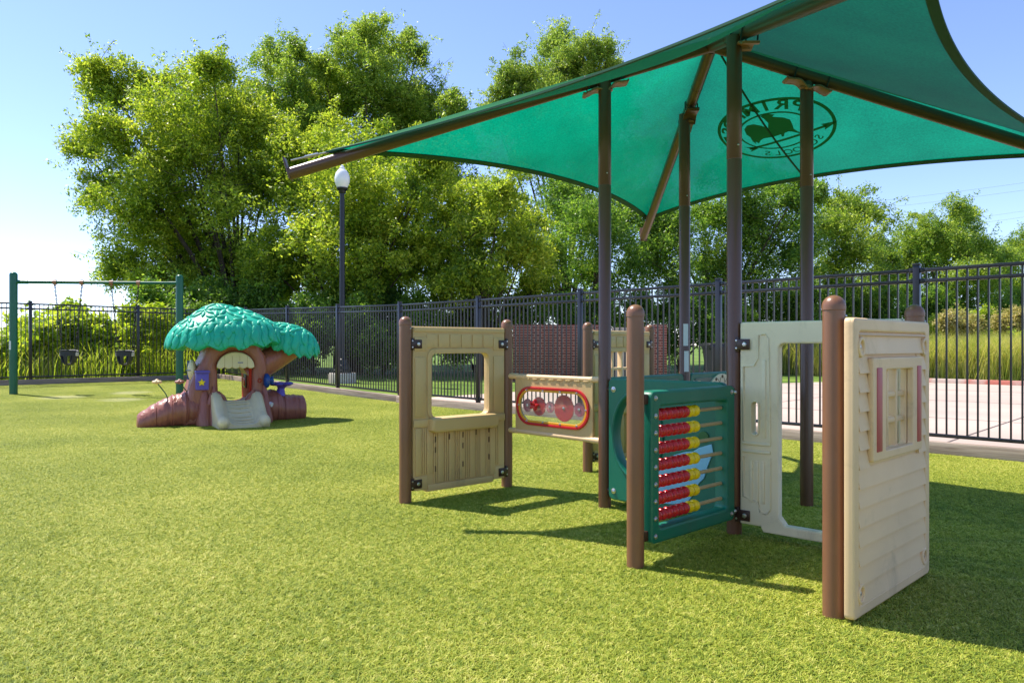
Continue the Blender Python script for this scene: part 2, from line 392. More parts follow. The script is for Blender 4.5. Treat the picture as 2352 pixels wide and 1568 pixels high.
def scatter(name, pts, src_mesh, m, label, smin=1.0, smax=1.0, right_angles=True, tilt=0.0):
    src = bpy.data.objects.new(name + "_source", src_mesh); src_mesh.materials.append(m)
    me = bpy.data.meshes.new(name); me.vertices.add(len(pts)); me.vertices.foreach_set("co", np.asarray(pts, np.float32).reshape(-1)); me.update()
    P_ = np.asarray(pts); e_ = 0.05
    gx_ = (terrain(P_[:, 0] + e_, P_[:, 1]) - terrain(P_[:, 0] - e_, P_[:, 1])) / (2 * e_); gy_ = (terrain(P_[:, 0], P_[:, 1] + e_) - terrain(P_[:, 0], P_[:, 1] - e_)) / (2 * e_)
    at_ = me.attributes.new("slope", 'FLOAT_VECTOR', 'POINT'); at_.data.foreach_set("vector", np.stack([np.arctan(gy_), -np.arctan(gx_), 0 * gx_], -1).astype(np.float32).reshape(-1))
    o = link(name, me, m)
    ng = bpy.data.node_groups.new(name, 'GeometryNodeTree')
    ng.interface.new_socket(name="Geometry", in_out='INPUT', socket_type='NodeSocketGeometry')
    ng.interface.new_socket(name="Geometry", in_out='OUTPUT', socket_type='NodeSocketGeometry')
    gi = ng.nodes.new('NodeGroupInput'); go = ng.nodes.new('NodeGroupOutput')
    oi = ng.nodes.new('GeometryNodeObjectInfo'); oi.inputs['Object'].default_value = src
    ip = ng.nodes.new('GeometryNodeInstanceOnPoints')
    rv = ng.nodes.new('FunctionNodeRandomValue'); rv.data_type = 'FLOAT_VECTOR'
    rv.inputs[0].default_value = (-tilt, -tilt, 0); rv.inputs[1].default_value = (tilt, tilt, 2 * math.pi)
    if right_angles:
        ri = ng.nodes.new('FunctionNodeRandomValue'); ri.data_type = 'INT'; ri.inputs[4].default_value = 0; ri.inputs[5].default_value = 3
        mu = ng.nodes.new('ShaderNodeMath'); mu.operation = 'MULTIPLY'; mu.inputs[1].default_value = math.pi / 2
        ng.links.new(ri.outputs[2], mu.inputs[0])
        cx = ng.nodes.new('ShaderNodeCombineXYZ'); mad = ng.nodes.new('ShaderNodeMath'); mad.operation = 'ADD'; mad.inputs[1].default_value = math.atan2(FN.y, FN.x); ng.links.new(mu.outputs[0], mad.inputs[0]); ng.links.new(mad.outputs[0], cx.inputs[2]); ng.links.new(cx.outputs[0], ip.inputs['Rotation'])
    else:
        ng.links.new(rv.outputs[0], ip.inputs['Rotation'])
    rs = ng.nodes.new('FunctionNodeRandomValue'); rs.data_type = 'FLOAT'; rs.inputs[2].default_value = smin; rs.inputs[3].default_value = smax; rs.inputs['Seed'].default_value = 5
    ng.links.new(rs.outputs[1], ip.inputs['Scale'])
    ng.links.new(gi.outputs[0], ip.inputs['Points']); ng.links.new(oi.outputs['Geometry'], ip.inputs['Instance'])
    ri_ = ng.nodes.new('GeometryNodeRotateInstances'); na = ng.nodes.new('GeometryNodeInputNamedAttribute'); na.data_type = 'FLOAT_VECTOR'; na.inputs['Name'].default_value = "slope"
    ps = ng.nodes.new('GeometryNodeInputPosition'); ri_.inputs['Local Space'].default_value = False
    ng.links.new(na.outputs[0], ri_.inputs['Rotation']); ng.links.new(ps.outputs[0], ri_.inputs['Pivot Point']); ng.links.new(ip.outputs[0], ri_.inputs['Instances'])
    ng.links.new(ri_.outputs[0], go.inputs[0])
    md = o.modifiers.new("scatter", 'NODES'); md.node_group = ng
    tag(o, label, None, kind="stuff")
    return o

PS = 0.4
ga, gb = np.meshgrid(-0.215 - PS * (0.5 + np.arange(52)), -0.215 - PS * (0.5 + np.arange(66)))
ga = ga.reshape(-1); gb = gb.reshape(-1)                       # distances inside the right and the back fence
gx = CORNER.x + FN.x * ga - FD.x * -gb; gy = CORNER.y + FN.y * ga - FD.y * -gb
keep = (np.abs(gx) < gy * 0.85 + 1.6) & (gy > 0.5)
pts = np.stack([gx[keep], gy[keep], terrain(gx[keep], gy[keep])], -1)
scatter("turf_grass", pts, blade_patch(9500, PS * 1.03), worn(M_blade), "short yellow green artificial grass covering the play yard")

# driveway beyond the right fence
def fpt(off, run): return FBASE + FN * off + FD * run
def poly_sheet(name, P, z, m, label):
    b = bmesh.new(); f = b.faces.new([b.verts.new((p[0], p[1], z)) for p in P]); bmesh.ops.recalc_face_normals(b, faces=b.faces[:])
    if f.normal.z < 0: bmesh.ops.reverse_faces(b, faces=b.faces[:])
    me = bpy.data.meshes.new(name); b.to_mesh(me); b.free()
    return tag(link(name, me, m), label, None, kind="structure")
P = [fpt(0.2, -30), fpt(0.2, 11.7), (-0.88, 17.97), (1.2, 19.6), (5.6, 20.2), fpt(16.0, 6.0), fpt(16.0, -30)]
poly_sheet("driveway", P, -0.012, M_drive, "pale concrete driveway beyond the fence")
mb = MB()
a, c = fpt(16.07, 6.0), fpt(16.07, -30)
ang = math.atan2((c - a).y, (c - a).x)
Mk = Matrix.Translation((a.x, a.y, 0)) @ Matrix.Rotation(ang, 4, 'Z')
mb.box(((c - a).length / 2, 0, 0.03), ((c - a).length, 0.15, 0.17), 0.015, Mk)
tag(mb.build("kerb", M_redk), "kerb with worn red paint at far side of driveway", None, kind="structure")
# expansion joints in the concrete
mb = MB()
for off in (4.2, 8.2, 12.2):
    a, c = fpt(off, 7.5), fpt(off, -25)
    Mk = Matrix.Translation((a.x, a.y, -0.0075)) @ Matrix.Rotation(math.atan2((c - a).y, (c - a).x), 4, 'Z')
    mb.box(((c - a).length / 2, 0, 0), ((c - a).length, 0.014, 0.003), 0, Mk)
for run in range(-24, 8, 4):
    a, c = fpt(0.3, run), fpt(15.8, run)
    Mk = Matrix.Translation((a.x, a.y, -0.0045)) @ Matrix.Rotation(math.atan2((c - a).y, (c - a).x), 4, 'Z')
    mb.box(((c - a).length / 2, 0, 0), ((c - a).length, 0.014, 0.003), 0, Mk)
tag(mb.build("driveway_joints", mat("joint_filler", lin(128, 118, 110), 0.9)), "joints between driveway slabs", None, kind="structure")

# ------------------------------------------------------------------ timber edging
M_board_l = mat("weathered_board", lin(188, 172, 156), 0.85, 0.16, 2.0, 0.4, 30, detail=8)
def wood_mat(name, c0, c1):
    m = bpy.data.materials.new(name); m.use_nodes = True
    t = m.node_tree; p = t.nodes["Principled BSDF"]; p.inputs["Roughness"].default_value = 0.85; p.inputs["Specular IOR Level"].default_value = 0.2
    tc = t.nodes.new("ShaderNodeTexCoord"); mp = t.nodes.new("ShaderNodeMapping"); mp.inputs["Scale"].default_value = (0.6, 14, 14)
    n = t.nodes.new("ShaderNodeTexNoise"); n.inputs["Scale"].default_value = 2.5; n.inputs["Detail"].default_value = 8; n.inputs["Distortion"].default_value = 0.6
    r = t.nodes.new("ShaderNodeValToRGB"); r.color_ramp.elements[0].position = 0.32; r.color_ramp.elements[1].position = 0.68
    r.color_ramp.elements[0].color = c0; r.color_ramp.elements[1].color = c1
    v = t.nodes.new("ShaderNodeTexVoronoi"); v.inputs["Scale"].default_value = 1.7
    mp2 = t.nodes.new("ShaderNodeMapping"); mp2.inputs["Scale"].default_value = (1, 3, 3)
    r2 = t.nodes.new("ShaderNodeValToRGB"); r2.color_ramp.elements[0].position = 0.03; r2.color_ramp.elements[1].position = 0.07
    r2.color_ramp.elements[0].color = (0.35, 0.3, 0.27, 1); r2.color_ramp.elements[1].color = (1, 1, 1, 1)
    mx = t.nodes.new("ShaderNodeMix"); mx.data_type = 'RGBA'; mx.blend_type = 'MULTIPLY'; mx.inputs[0].default_value = 1
    L = t.links.new
    L(tc.outputs["Object"], mp.inputs[0]); L(mp.outputs[0], n.inputs[0]); L(n.outputs[0], r.inputs[0])
    L(tc.outputs["Object"], mp2.inputs[0]); L(mp2.outputs[0], v.inputs[0]); L(v.outputs[0], r2.inputs[0])
    L(r.outputs[0], mx.inputs[6]); L(r2.outputs[0], mx.inputs[7]); L(mx.outputs[2], p.inputs["Base Color"])
    bn = t.nodes.new("ShaderNodeBump"); bn.inputs["Strength"].default_value = 0.4; bn.inputs["Distance"].default_value = 0.004
    L(n.outputs[0], bn.inputs["Height"]); L(bn.outputs[0], p.inputs["Normal"])
    return m
M_board = wood_mat("weathered_timber", lin(132, 114, 100), lin(184, 166, 150))
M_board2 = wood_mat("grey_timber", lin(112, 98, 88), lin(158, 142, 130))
def board(p0, p1, m, label, off=0.0, h=0.13):
    d = p1 - p0; mb = MB()
    z0, z1 = tz(*p0), tz(*p1)
    o = None
    mb.box((d.length / 2, 0, h / 2 - 0.02), (d.length - 0.006, 0.09, h + 0.04), 0.006)
    o = mb.build("timber_edging", m, None, (p0.x, p0.y, z0), 0)
    o.rotation_euler = (0, -math.atan2(z1 - z0, d.length), math.atan2(d.y, d.x))
    return tag(o, label, "timber edging", "timber boards edging the turf")
E0 = CORNER - FN * 0.16 + Vector((0.05, -0.05))
for (s0, s1, dn, lab) in ((0.1, 8.55, 0.0, "weathered edging board below the fence running from behind the tree house"),
                         (8.5, 13.9, 0.07, "weathered edging board set slightly forward behind the tan window panel"),
                         (13.95, 19.0, 0.0, "weathered edging board seen between the tall brown posts and door panel"),
                         (19.05, 25.0, 0.0, "knotty pale edging board at the right edge beyond the siding panel")):
    board(E0 - FD * s0 - FN * dn, E0 - FD * s1 - FN * dn, M_board, lab)
BD = Vector((-0.7116, -0.7025))
E1 = CORNER + Vector((0.7025, -0.7116)) * 0.16
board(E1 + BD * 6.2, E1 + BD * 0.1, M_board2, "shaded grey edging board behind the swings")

# ------------------------------------------------------------------ fences
def fence_panel(parent, p0, p1, o):
    d = p1 - p0; L = d.length; ang = math.atan2(d.y, d.x); z0, z1 = tz(*p0), tz(*p1); sl = (z1 - z0) / L
    n = max(2, round(L / 0.0905)); mb = MB()
    for k in range(1, n):
        x = L * k / n; mb.box((x, 0, 1.03 + sl * x), (0.016, 0.016, 1.70), 0)
    pn = mb.build("picket_panel", M_black, parent, (p0.x - o.x, p0.y - o.y, z0 - o.z), ang, smooth=0)
    for zc in (1.885, 1.772, 0.185):
        r = MB(); r.box((L / 2, 0, 0), (L * math.sqrt(1 + sl * sl) - 0.06, 0.03, 0.036), 0.004); r.box((0.052, 0, 0), (0.04, 0.042, 0.05), 0.004); r.box((L - 0.052, 0, 0), (0.04, 0.042, 0.05), 0.004)
        ro = r.build("rail", M_black, pn, (0, 0, zc + sl * 0), 0)
        ro.rotation_euler = (0, -math.atan(sl), 0)
def fence_post(parent, p, o):
    mb = MB(); z = tz(*p)
    mb.box((0, 0, 0.95), (0.064, 0.064, 1.98), 0.004); mb.box((0, 0, 1.945), (0.074, 0.074, 0.022), 0.006)
    mb.build("post", M_black, parent, (p.x - o.x, p.y - o.y, z - o.z), math.atan2(FD.y, FD.x))
def fence(name, P, label):
    o = Vector((P[0].x, P[0].y, tz(*P[0]))); t = thing(name, label, "fence", o)
    for p in P: fence_post(t, p, o)
    for p, q in zip(P, P[1:]): fence_panel(t, p, q, o)
ST = Vector((-1.603, 1.623))
PR = [FBASE + ST * i for i in range(-3, 8)]
fence("metal_fence", PR + [CORNER], "tall black metal picket fence running along the driveway at right")
fence("metal_fence", [CORNER + Vector((-0.09, -0.09)), Vector((-9.63, 18.5)), Vector((-11.23, 16.75)), Vector((-12.83, 15.1)), Vector((-14.4, 13.5))],
      "black metal picket fence standing behind the swing set")

# ------------------------------------------------------------------ playground structure under the shade
PO = Vector((1.36, 4.89, 0))
play = thing("play_structure", "brown post play structure with tan and green play panels under a green shade sail", "play structure", PO)
Pn = {1: (-.742, 5.0), 2: (-.0396, 5.581), 3: (.6287, 4.870), 4: (.6115, 3.559), 5: (1.297, 4.192), 6: (1.303, 2.909), 7: (1.995, 3.56),
      8: (1.345, 5.6), 9: (2.018, 4.919), 10: (.658, 6.24), 11: (1.33, 6.93), 12: (2.055, 6.33)}
Pn = {k: Vector(v) for k, v in Pn.items()}
RP = 0.043
def short_post(p, h=1.305):
    mb = MB(); r = RP
    prof = [(r, -0.05), (r, h - 0.062), (r + 0.0025, h - 0.06), (r + 0.0025, h - 0.045)]
    prof += [((r + 0.0025) * math.cos(a), h - 0.045 + 0.045 * math.sin(a)) for a in np.linspace(0.15, math.pi / 2 - 0.01, 7)] + [(0, h)]
    mb.lathe(prof, seg=28); mb.ball((r * 0.9, -r * 0.5, h - 0.085), 0.006, mi=1, u=8, v=6)
    mb.build("post", [M_brown, M_steel], play, (p.x - PO.x, p.y - PO.y, 0))
for k in (1, 2, 4, 6, 7, 10, 11, 12): short_post(Pn[k])
POLEH = 2.90
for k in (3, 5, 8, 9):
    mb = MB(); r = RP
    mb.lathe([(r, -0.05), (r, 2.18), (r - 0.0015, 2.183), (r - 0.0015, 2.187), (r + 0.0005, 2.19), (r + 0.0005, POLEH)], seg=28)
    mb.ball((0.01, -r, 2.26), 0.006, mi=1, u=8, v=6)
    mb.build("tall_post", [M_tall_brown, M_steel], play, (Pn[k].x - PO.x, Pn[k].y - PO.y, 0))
# stickers on the rear pole
mb = MB()
for (z0, z1) in ((1.10, 1.27), (0.90, 1.06)):
    bm2 = bmesh.new(); cols = []
    for i in range(7):
        a = R(-75 + 100 * i / 6 + (8 if z0 < 1 else 0)); cols.append([bm2.verts.new(((RP + 0.001) * math.sin(a), -(RP + 0.001) * math.cos(a), z)) for z in (z0, z1)])
    for p, q in zip(cols[3:], cols[4:]): bm2.faces.new((p[0], q[0], q[1], p[1]))
    mb._bm(bm2, None, 0)
mb.build("sticker", M_white, play, (Pn[8].x - PO.x, Pn[8].y - PO.y, 0))

def panel_frame(a, c):
    """local frame: x from post a to post c, -y towards the viewer's side"""
    d = Pn[c] - Pn[a]; return d.length, math.atan2(d.y, d.x), (Pn[a].x - PO.x, Pn[a].y - PO.y, 0)

CL_cache = {}
def clamp(parent, x, z, side, y=-0.024):
    """bracket from the post to the panel, side +1 panel lies to +x of the post"""
    key = side
    if key not in CL_cache:
        mb = MB()
        mb.box((side * 0.036, 0, 0), (0.078, 0.010, 0.062), 0.004)
        mb.box((side * -0.002, 0.012, 0), (0.022, 0.030, 0.085), 0.004)
        mb.lathe([(0.013, 0), (0.013, 0.003), (0.010, 0.006), (0, 0.007)], seg=14, M=Matrix.Translation((side * 0.045, -0.005, 0)) @ Matrix.Rotation(R(90), 4, 'X'), mi=1)
        for dz in (-0.022, 0.022):
            mb.lathe([(0.006, 0), (0.006, 0.004), (0, 0.005)], seg=10, M=Matrix.Translation((side * -0.004, -0.003, dz)) @ Matrix.Rotation(R(90), 4, 'X'), mi=1)
        CL_cache[key] = mb.mesh(name="clamp")
    return link("clamp", CL_cache[key], [M_clamp, M_steel], parent, (x, y, z))

def bolt(mb, x, y, z, r=0.014, mi=1):
    mb.lathe([(r * 1.35, 0), (r * 1.35, 0.002), (r, 0.0025), (r, 0.006), (r * 0.7, 0.009), (0, 0.010)], seg=14, M=Matrix.Translation((x, y, z)) @ Matrix.Rotation(R(90), 4, 'X'), mi=mi)

# --- tan house panels (window panel at front left, lattice panel at the back)
def house_panel(a, c, lattice):
    L, ang, loc = panel_frame(a, c)
    x0, x1, zb, zt = 0.046, L - 0.046, 0.068, 1.236
    wx0, wx1, wz0, wz1 = 0.195, L - 0.205, 0.59, 1.045
    mb = MB()
    notch = 0.035
    outer = [(x0, zb + 0.03), (x0 + 0.10, zb + 0.03), (x0 + 0.115, zb), (x1 - 0.115, zb), (x1 - 0.10, zb + 0.03), (x1, zb + 0.03), (x1, zt - 0.008), (x1 - 0.008, zt), (x0 + 0.008, zt), (x0, zt - 0.008)]
    mb.slab(outer, [rrect(wx0, wz0, wx1, wz1, 0.045)[::-1]], 0.055, 0.006)
    yf = -0.0275
    # window surround
    mb.slab(rrect(wx0 - 0.035, wz0 - 0.01, wx1 + 0.035, wz1 + 0.036, 0.06), [rrect(wx0, wz0 + 0.002, wx1, wz1, 0.042)[::-1]], 0.012, 0.005, y=yf - 0.004)
    # top boards
    bx0, bx1 = wx0 - 0.045, wx1 + 0.045; n = 6
    for k in range(n):
        q0, q1 = bx0 + (bx1 - bx0) * k / n, bx0 + (bx1 - bx0) * (k + 1) / n
        mb.box(((q0 + q1) / 2, yf - 0.001, 1.135), (q1 - q0 - 0.010, 0.014, 0.095), 0.004)
    mb.box(((x0 + x1) / 2, yf - 0.002, 1.214), (x1 - x0 - 0.01, 0.012, 0.034), 0.005)
    # side stiles beside the window
    for q0, q1 in ((x0 + 0.012, wx0 - 0.048), (wx1 + 0.048, x1 - 0.012)):
        mb.box(((q0 + q1) / 2, yf - 0.001, 0.81), (q1 - q0, 0.013, 0.42), 0.004)
    # clamp pads
    for q in (x0 + 0.06, x1 - 0.06):
        for zc in (1.112, 0.135):
            mb.box((q, yf - 0.0005, zc), (0.105, 0.014, 0.095), 0.004)
    # rails: under the window and at the foot
    mb.box(((x0 + x1) / 2, yf - 0.003, 0.555), (x1 - x0, 0.014, 0.055), 0.006)
    mb.box(((x0 + x1) / 2, yf - 0.003, 0.095), (x1 - x0 - 0.24, 0.014, 0.05), 0.006)
    # ribbed lower boards
    q = x0 + 0.015; k = 0
    while q < x1 - 0.015:
        wd = (0.052, 0.012, 0.012)[k % 3]; zlo = 0.195 if (q < x0 + 0.11 or q > x1 - 0.125) else 0.125
        if q + wd > x1 - 0.012: break
        mb.box((q + wd / 2, yf - 0.0012, (zlo + 0.522) / 2), (wd, 0.015, 0.522 - zlo), 0.003)
        q += wd + 0.006; k += 1
    pn = mb.build("lattice_panel" if lattice else "window_panel", M_tan, play, loc, ang)
    pn["label"] = "tan house panel with a gridded window" if lattice else "tan house panel with an open window and sill"
    # sill
    sm = MB(); sm.slab([(wx0 - 0.03, 0.505), (wx0 - 0.005, 0.488), (wx1 + 0.03, 0.488), (wx1 + 0.055, 0.505), (wx1 + 0.055, 0.582), (wx1 + 0.04, 0.592), (wx0 - 0.015, 0.592), (wx0 - 0.03, 0.582)], (), 0.085, 0.018, y=yf - 0.03)
    sm.build("sill", M_tan, pn)
    # dark slots
    if not lattice:
        cols = [wx0 + 0.03 + i * (wx1 - wx0 - 0.03) / 4 for i in range(5)]
        zz = [(0.435, 0.36, 0.225), (0.445,), (0.45, 0.37, 0.235), (0.46,), (0.47, 0.395, 0.265)]
        for xx, zs in zip(cols, zz):
            for z in zs:
                s_ = MB(); s_.slab(rrect(xx - 0.0045, z - 0.021, xx + 0.0045, z + 0.021, 0.004), (), 0.003, 0.0005, y=yf - 0.0095)
                s_.build("slot", M_slot, pn)
    else:
        g = MB()
        for k in range(1, 4): g.box((wx0 + (wx1 - wx0) * k / 4, 0, (wz0 + wz1) / 2), (0.022, 0.05, wz1 - wz0 + 0.01), 0.005)
        for k in range(1, 3): g.box(((wx0 + wx1) / 2, 0.002, wz0 + (wz1 - wz0) * k / 3), (wx1 - wx0 + 0.01, 0.046, 0.022), 0.005)
        g.build("window_grid", M_cream, pn)
    for z in (1.112, 0.135):
        clamp(pn, 0.036, z, 1, yf - 0.011); clamp(pn, L - 0.036, z, -1, yf - 0.011)
house_panel(1, 2, False)
house_panel(10, 11, True)

# --- gear panel
def gear_panel():
    L, ang, loc = panel_frame(2, 3)
    x0, x1 = 0.106, 0.877
    hole = rrect(0.158, 0.54, 0.822, 0.766, 0.108, 8)
    mb = MB(); mb.slab(rrect(x0, 0.452, x1, 0.858, 0.006), [hole[::-1]], 0.02, 0.003, y=0.0)
    for k in range(9): mb.box((x0 + 0.05 + k * 0.083, -0.003, 0.853), (0.05, 0.03, 0.012), 0.003)
    pn = mb.build("gear_panel", M_tan, play, loc, ang); pn["label"] = "tan gear panel with a clear red rimmed window"
    for z in (0.868, 0.452):
        r = MB(); r.tube([(0.03, 0, z), (L - 0.03, 0, z)], 0.018, 14)
        for xx in (0.072, L - 0.072): r.tube([(xx - 0.045, 0, z), (xx + 0.045, 0, z)], 0.0215, 14)
        r.build("rail", M_cream, pn)
    mb = MB(); mb.slab(rrect(0.128, 0.51, 0.852, 0.796, 0.135, 8), [rrect(0.147, 0.529, 0.833, 0.777, 0.118, 8)[::-1]], 0.016, 0.004, y=-0.017)
    mb.build("red_rim", M_red, pn)
    mb = MB(); mb.slab(rrect(0.1475, 0.5295, 0.8325, 0.7765, 0.1175, 8), [rrect(0.164, 0.546, 0.816, 0.760, 0.103, 8)[::-1]], 0.010, 0.003, y=-0.015)
    for (xx, zz) in ((0.24, 0.768), (0.41, 0.768), (0.58, 0.768), (0.74, 0.768), (0.24, 0.538), (0.41, 0.538), (0.58, 0.538), (0.74, 0.538), (0.155, 0.653), (0.825, 0.653)):
        bolt(mb, xx, -0.02, zz, 0.006)
    mb.build("yellow_rim", [M_oran, M_steel], pn)
    def gear(x, z, r, n, y, m, part):
        P = []
        for k in range(n * 4):
            a = 2 * math.pi * k / (n * 4); rr = r if k % 4 in (0, 1) else r * 0.93 if r > 0.06 else r * (1 if k % 4 in (0, 1) else 0.9)
            P.append((x + rr * math.cos(a), z + rr * math.sin(a)))
        g = MB(); g.slab(P, (), 0.008, 0.001, y=y); g.lathe([(0.011, 0), (0.011, 0.004), (0, 0.006)], seg=12, M=Matrix.Translation((x, y - 0.004, z)) @ Matrix.Rotation(R(90), 4, 'X'), mi=1)
        return g.build(part, [m, M_steel], pn)
    M_g2 = mat("mauve_gear", lin(170, 76, 96), 0.35, 0.05); M_g3 = mat("pink_gear", lin(206, 120, 130), 0.35, 0.05)
    gear(0.231, 0.653, 0.05, 24, 0.0, M_g2, "gear"); gear(0.351, 0.653, 0.07, 30, 0.0, M_red, "gear")
    gear(0.464, 0.653, 0.042, 20, 0.0, M_g3, "gear"); gear(0.602, 0.653, 0.097, 44, 0.0, M_red, "gear"); gear(0.749, 0.653, 0.051, 24, 0.0, M_g2, "gear")
    # flower knob
    P = [(0.345 + (0.034 + 0.009 * math.cos(5 * a)) * math.cos(a), 0.665 + (0.034 + 0.009 * math.cos(5 * a)) * math.sin(a)) for a in np.linspace(0, 2 * math.pi, 50)[:-1]]
    k = MB(); k.slab(P, [ell(0.333, 0.668, 0.006, 0.007, 10)[::-1], ell(0.357, 0.664, 0.006, 0.007, 10)[::-1]], 0.03, 0.007, y=-0.045)
    k.tube([(0.345, -0.035, 0.665), (0.345, 0, 0.66)], 0.008, 10)
    k.build("flower_knob", M_red, pn)
    g = bpy.data.materials.new("clear_acrylic"); g.use_nodes = True
    t = g.node_tree; out = t.nodes["Material Output"]; t.nodes.remove(t.nodes["Principled BSDF"])
    tr = t.nodes.new("ShaderNodeBsdfTransparent"); tr.inputs[0].default_value = (0.95, 0.96, 0.95, 1); gl = t.nodes.new("ShaderNodeBsdfGlossy"); gl.inputs["Roughness"].default_value = 0.04
    df = t.nodes.new("ShaderNodeBsdfDiffuse"); df.inputs[0].default_value = (0.8, 0.8, 0.8, 1)
    m0 = t.nodes.new("ShaderNodeMixShader"); m0.inputs[0].default_value = 0.05
    m1 = t.nodes.new("ShaderNodeMixShader"); m1.inputs[0].default_value = 0.05
    t.links.new(tr.outputs[0], m0.inputs[1]); t.links.new(df.outputs[0], m0.inputs[2]); t.links.new(m0.outputs[0], m1.inputs[1]); t.links.new(gl.outputs[0], m1.inputs[2]); t.links.new(m1.outputs[0], out.inputs[0])
    k = MB(); k.slab(rrect(0.158, 0.54, 0.822, 0.766, 0.108, 8), (), 0.004, 0.0005, y=-0.0095)
    k.build("clear_window", g, pn)
gear_panel()

# --- green panels
def green_plate(a, c, name, holes=(), t=0.055, zb=0.075, zt=0.885, mi=0):
    L, ang, loc = panel_frame(a, c)
    mb = MB(); mb.slab(rrect(0.05, zb, L - 0.05, zt, 0.04), [h[::-1] for h in holes], t, 0.011)
    for xx in (0.095, L - 0.095):
        for zz in (zb + 0.06, zt - 0.075): bolt(mb, xx, -t / 2, zz)
    for xx in (0.045, L - 0.045):
        for zz in (zb + 0.06, zt - 0.075): mb.ball((xx, -0.012, zz), 0.014, mi=2, u=10, v=8)
    pn = mb.build(name, [M_green, M_steel, M_clamp], play, loc, ang)
    return pn, L
def ring(parent, name, outer, inner, t, y, m, bev=0.006):
    mb = MB(); mb.slab(outer, [inner[::-1]] if inner else (), t, bev, y=y); return mb.build(name, m, parent)
pn, L = green_plate(3, 5, "crawl_hole_panel", [ell(0.285, 0.52, 0.18, 0.27, 40)])
pn["label"] = "dark green panel with an oval crawl hole and blue inlay"
ring(pn, "hole_rim", ell(0.285, 0.52, 0.205, 0.295, 40), ell(0.285, 0.52, 0.178, 0.268, 40), 0.09, 0, M_green, 0.014)
mb = MB(); mb.slab([(0.44, 0.11), (0.55, 0.118), (0.66, 0.145), (0.70, 0.20), (0.737, 0.27), (0.775, 0.31), (0.80, 0.385), (0.835, 0.47), (0.825, 0.518), (0.74, 0.488), (0.70, 0.462), (0.64, 0.452), (0.58, 0.43), (0.50, 0.40), (0.475, 0.35), (0.44, 0.30)], (), 0.012, 0.003, y=-0.029)
mb.build("blue_inlay", M_blue, pn)
mb = MB(); mb.slab(ell(0.77, 0.555, 0.035, 0.035), (), 0.012, 0.003, y=-0.029); mb.build("leaf_inlay", mat("mid_green_plastic", lin(30, 96, 40), 0.4), pn)
M_ggrey = mat("grey_green_face", lin(86, 104, 92), 0.45)
pn, L = green_plate(3, 8, "rear_panel", [rrect(0.13, 0.16, 0.82, 0.73, 0.14, 8)])
ring(pn, "face_plate", rrect(0.12, 0.755, L - 0.13, 0.85, 0.03), None, 0.008, -0.030, M_ggrey, 0.002)
pn, L = green_plate(8, 12, "dial_panel", [])
pn["label"] = "dark green panel with a pale printed dial"
ring(pn, "face_plate", rrect(0.10, 0.16, L - 0.09, 0.845, 0.03), None, 0.008, -0.030, M_ggrey, 0.002)
ring(pn, "dial_ring", ell(0.52, 0.58, 0.29, 0.29, 40), ell(0.52, 0.58, 0.215, 0.215, 40), 0.014, -0.038, mat("dial_cream", lin(224, 206, 176), 0.45), 0.003)
ring(pn, "dial_disc", ell(0.52, 0.58, 0.214, 0.214, 40), None, 0.012, -0.037, mat("dial_blue", lin(160, 182, 216), 0.4), 0.002)
mb = MB()
for k in range(16):
    a = 2 * math.pi * k / 16; mb.lathe([(0.014, 0), (0.014, 0.003), (0, 0.0035)], seg=10, M=Matrix.Translation((0.52 + 0.268 * math.cos(a), -0.0448, 0.58 + 0.268 * math.sin(a))) @ Matrix.Rotation(R(90), 4, 'X'))
    a += 0.2
    for s in (-0.1, 0.1):
        p0 = Vector((0.52 + 0.222 * math.cos(a), -0.0455, 0.58 + 0.222 * math.sin(a))); p1 = Vector((0.52 + 0.262 * math.cos(a + s), -0.0455, 0.58 + 0.262 * math.sin(a + s)))
        mb.tube([p0, p1], 0.0022, 5)
mb.build("dial_marks", M_slot, pn)
mb = MB(); mb.slab(rrect(0.13, 0.765, 0.185, 0.825, 0.012), (), 0.008, 0.002, y=-0.036); mb.build("cream_tab", M_cream, pn)

